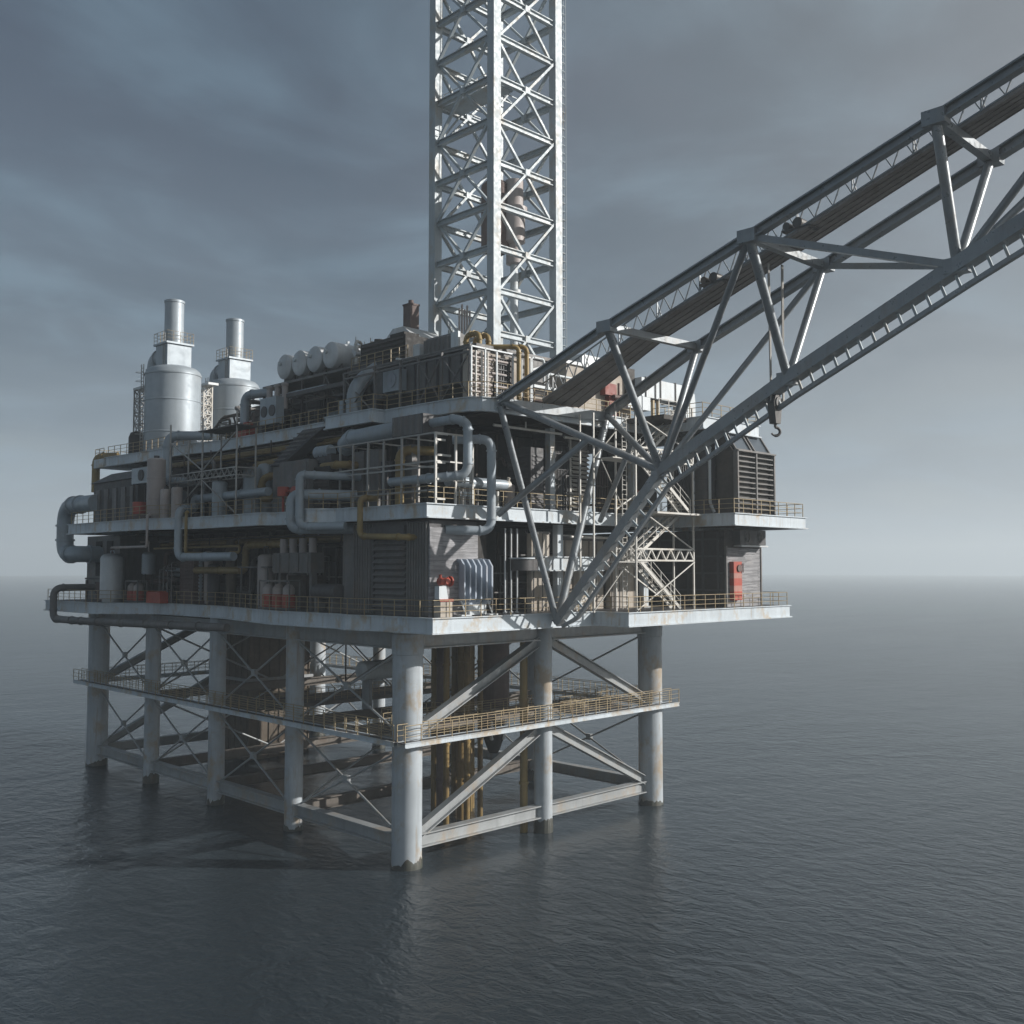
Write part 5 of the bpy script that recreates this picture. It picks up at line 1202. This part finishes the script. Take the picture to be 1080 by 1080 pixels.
for a, b in (((11.6, D1 + .2), (14.7, ZM1)), ((11.6, ZM1), (14.7, D2)), ((14.7, D2 + .3), (11.6, ZM2 - .2)), ((11.6, ZM2), (14.7, D3 - .4))):
    mb = MB(); mb.rod((a[0], -6.8, a[1]), (b[0], -7.4, b[1]), .05, n=6); mb.build('diagonal', M['stair'], st)
flight(12.0, D1 + .1, 14.4, D1 + 2.0, -4.6, .7)
t = thing('ladder', 'upright caged ladder inside the stair tower', 'ladder', (15.3, -6.3, D2))
mb = MB()
for s_ in (0, .5): mb.rod((15.2 + s_, -6.4, D1 + .1), (15.2 + s_, -6.4, D3), .04, n=6)
for k in range(40): mb.rod((15.2, -6.4, D1 + .4 + k * .36), (15.7, -6.4, D1 + .4 + k * .36), .03, n=5)
mb.build('rails_rungs', M['stair'], t)

# ------------------------------------------------------------------ sun, sky, camera
AZ = math.radians(-48); EL = math.radians(23)
sd = V((math.cos(AZ) * math.cos(EL), math.sin(AZ) * math.cos(EL), math.sin(EL)))
ld = bpy.data.lights.new('sun', 'SUN'); ld.energy = 5.0; ld.angle = math.radians(.5); ld.color = (1, .97, .925)
lo = bpy.data.objects.new('sun', ld); COL.objects.link(lo); lo.rotation_euler = (-sd).to_track_quat('-Z', 'Y').to_euler(); lo.location = (60, -70, 80)
w = bpy.data.worlds.new('World'); S.world = w; w.use_nodes = True
nt = w.node_tree; N = nt.nodes; Lk = nt.links; bg = N['Background']
sky = N.new('ShaderNodeTexSky'); sky.sky_type = 'NISHITA'; sky.sun_disc = False; sky.sun_elevation = EL
sky.sun_rotation = math.radians(90) - AZ
sky.air_density = 1.0; sky.dust_density = 2.0; sky.ozone_density = 1.5; sky.altitude = 20
tc = N.new('ShaderNodeTexCoord'); sp = N.new('ShaderNodeSeparateXYZ'); Lk.new(tc.outputs['Generated'], sp.inputs[0])
def mth(op, a, b=None, c=None):
    n = N.new('ShaderNodeMath'); n.operation = op
    for i, x in enumerate((a, b, c)):
        if x is None: continue
        if isinstance(x, (int, float)): n.inputs[i].default_value = x
        else: Lk.new(x, n.inputs[i])
    return n.outputs[0]
zz = mth('ADD', mth('MAXIMUM', sp.outputs[2], 0.), .12)
cb = N.new('ShaderNodeCombineXYZ'); Lk.new(mth('DIVIDE', sp.outputs[0], zz), cb.inputs[0]); Lk.new(mth('DIVIDE', sp.outputs[1], zz), cb.inputs[1])
def cloud(scale, seed, lo, hi):
    mp = N.new('ShaderNodeMapping'); mp.inputs['Location'].default_value = (seed, seed * .7, 0); mp.inputs['Rotation'].default_value = (0, 0, .6); mp.inputs['Scale'].default_value = (scale, scale * 1.15, 1); Lk.new(cb.outputs[0], mp.inputs['Vector'])
    cn = N.new('ShaderNodeTexNoise'); cn.inputs['Scale'].default_value = 1.; cn.inputs['Detail'].default_value = 7; cn.inputs['Roughness'].default_value = .55; cn.inputs['Distortion'].default_value = .5
    Lk.new(mp.outputs['Vector'], cn.inputs['Vector'])
    mr = N.new('ShaderNodeMapRange'); mr.interpolation_type = 'SMOOTHSTEP'; mr.inputs[1].default_value = lo; mr.inputs[2].default_value = hi; Lk.new(cn.outputs['Fac'], mr.inputs[0])
    return mr.outputs[0]
def mixc(f, a, b):
    x = N.new('ShaderNodeMix'); x.data_type = 'RGBA'
    Lk.new(f, x.inputs[0])
    for i, c in ((6, a), (7, b)):
        if isinstance(c, tuple): x.inputs[i].default_value = (*c, 1)
        else: Lk.new(c, x.inputs[i])
    return x.outputs[2]
hs = N.new('ShaderNodeHueSaturation'); hs.inputs['Saturation'].default_value = .9; hs.inputs['Value'].default_value = .42; Lk.new(sky.outputs[0], hs.inputs['Color'])
c = mixc(mth('MULTIPLY', cloud(.8, 3.1, .36, .62), .74), hs.outputs[0], (.30, .62, 1.0))
c = mixc(mth('MULTIPLY', cloud(1.25, 8.7, .44, .72), .6), c, (1.45, 2.3, 3.05))
glow = mth('POWER', 2.718, mth('MULTIPLY', mth('MAXIMUM', sp.outputs[2], 0.), -1 / .14))
c = mixc(mth('MULTIPLY', glow, .92), c, (4.25, 5.1, 5.95))
dt = N.new('ShaderNodeVectorMath'); dt.operation = 'DOT_PRODUCT'; Lk.new(tc.outputs['Generated'], dt.inputs[0]); dt.inputs[1].default_value = tuple(sd)
sg = mth('MULTIPLY', mth('POWER', mth('MAXIMUM', mth('ADD', dt.outputs['Value'], .08), 0.), 1.3), .62)
c = mixc(mth('MINIMUM', sg, .6), c, (4.9, 4.95, 4.85))
Lk.new(c, bg.inputs['Color']); bg.inputs['Strength'].default_value = .1

cam = bpy.data.cameras.new('camera'); cam.sensor_width = 36; cam.lens = 36 * 1078 / 1080; cam.clip_start = .5; cam.clip_end = 12000
co = bpy.data.objects.new('camera', cam); COL.objects.link(co); co.location = (-44.0, -54.9, 20.0)
co.rotation_euler = (math.radians(90 + 3.2), 0, math.radians(45.5 - 90))
S.camera = co
S.view_settings.view_transform = 'Standard'; S.view_settings.look = 'None'; S.view_settings.exposure = .1; S.view_settings.gamma = 1
S.cycles.max_bounces = 6; S.cycles.diffuse_bounces = 3; S.cycles.glossy_bounces = 3; S.cycles.volume_bounces = 2; S.cycles.use_denoising = True
for o in bpy.data.objects:
    if '_w' in o: del o['_w']
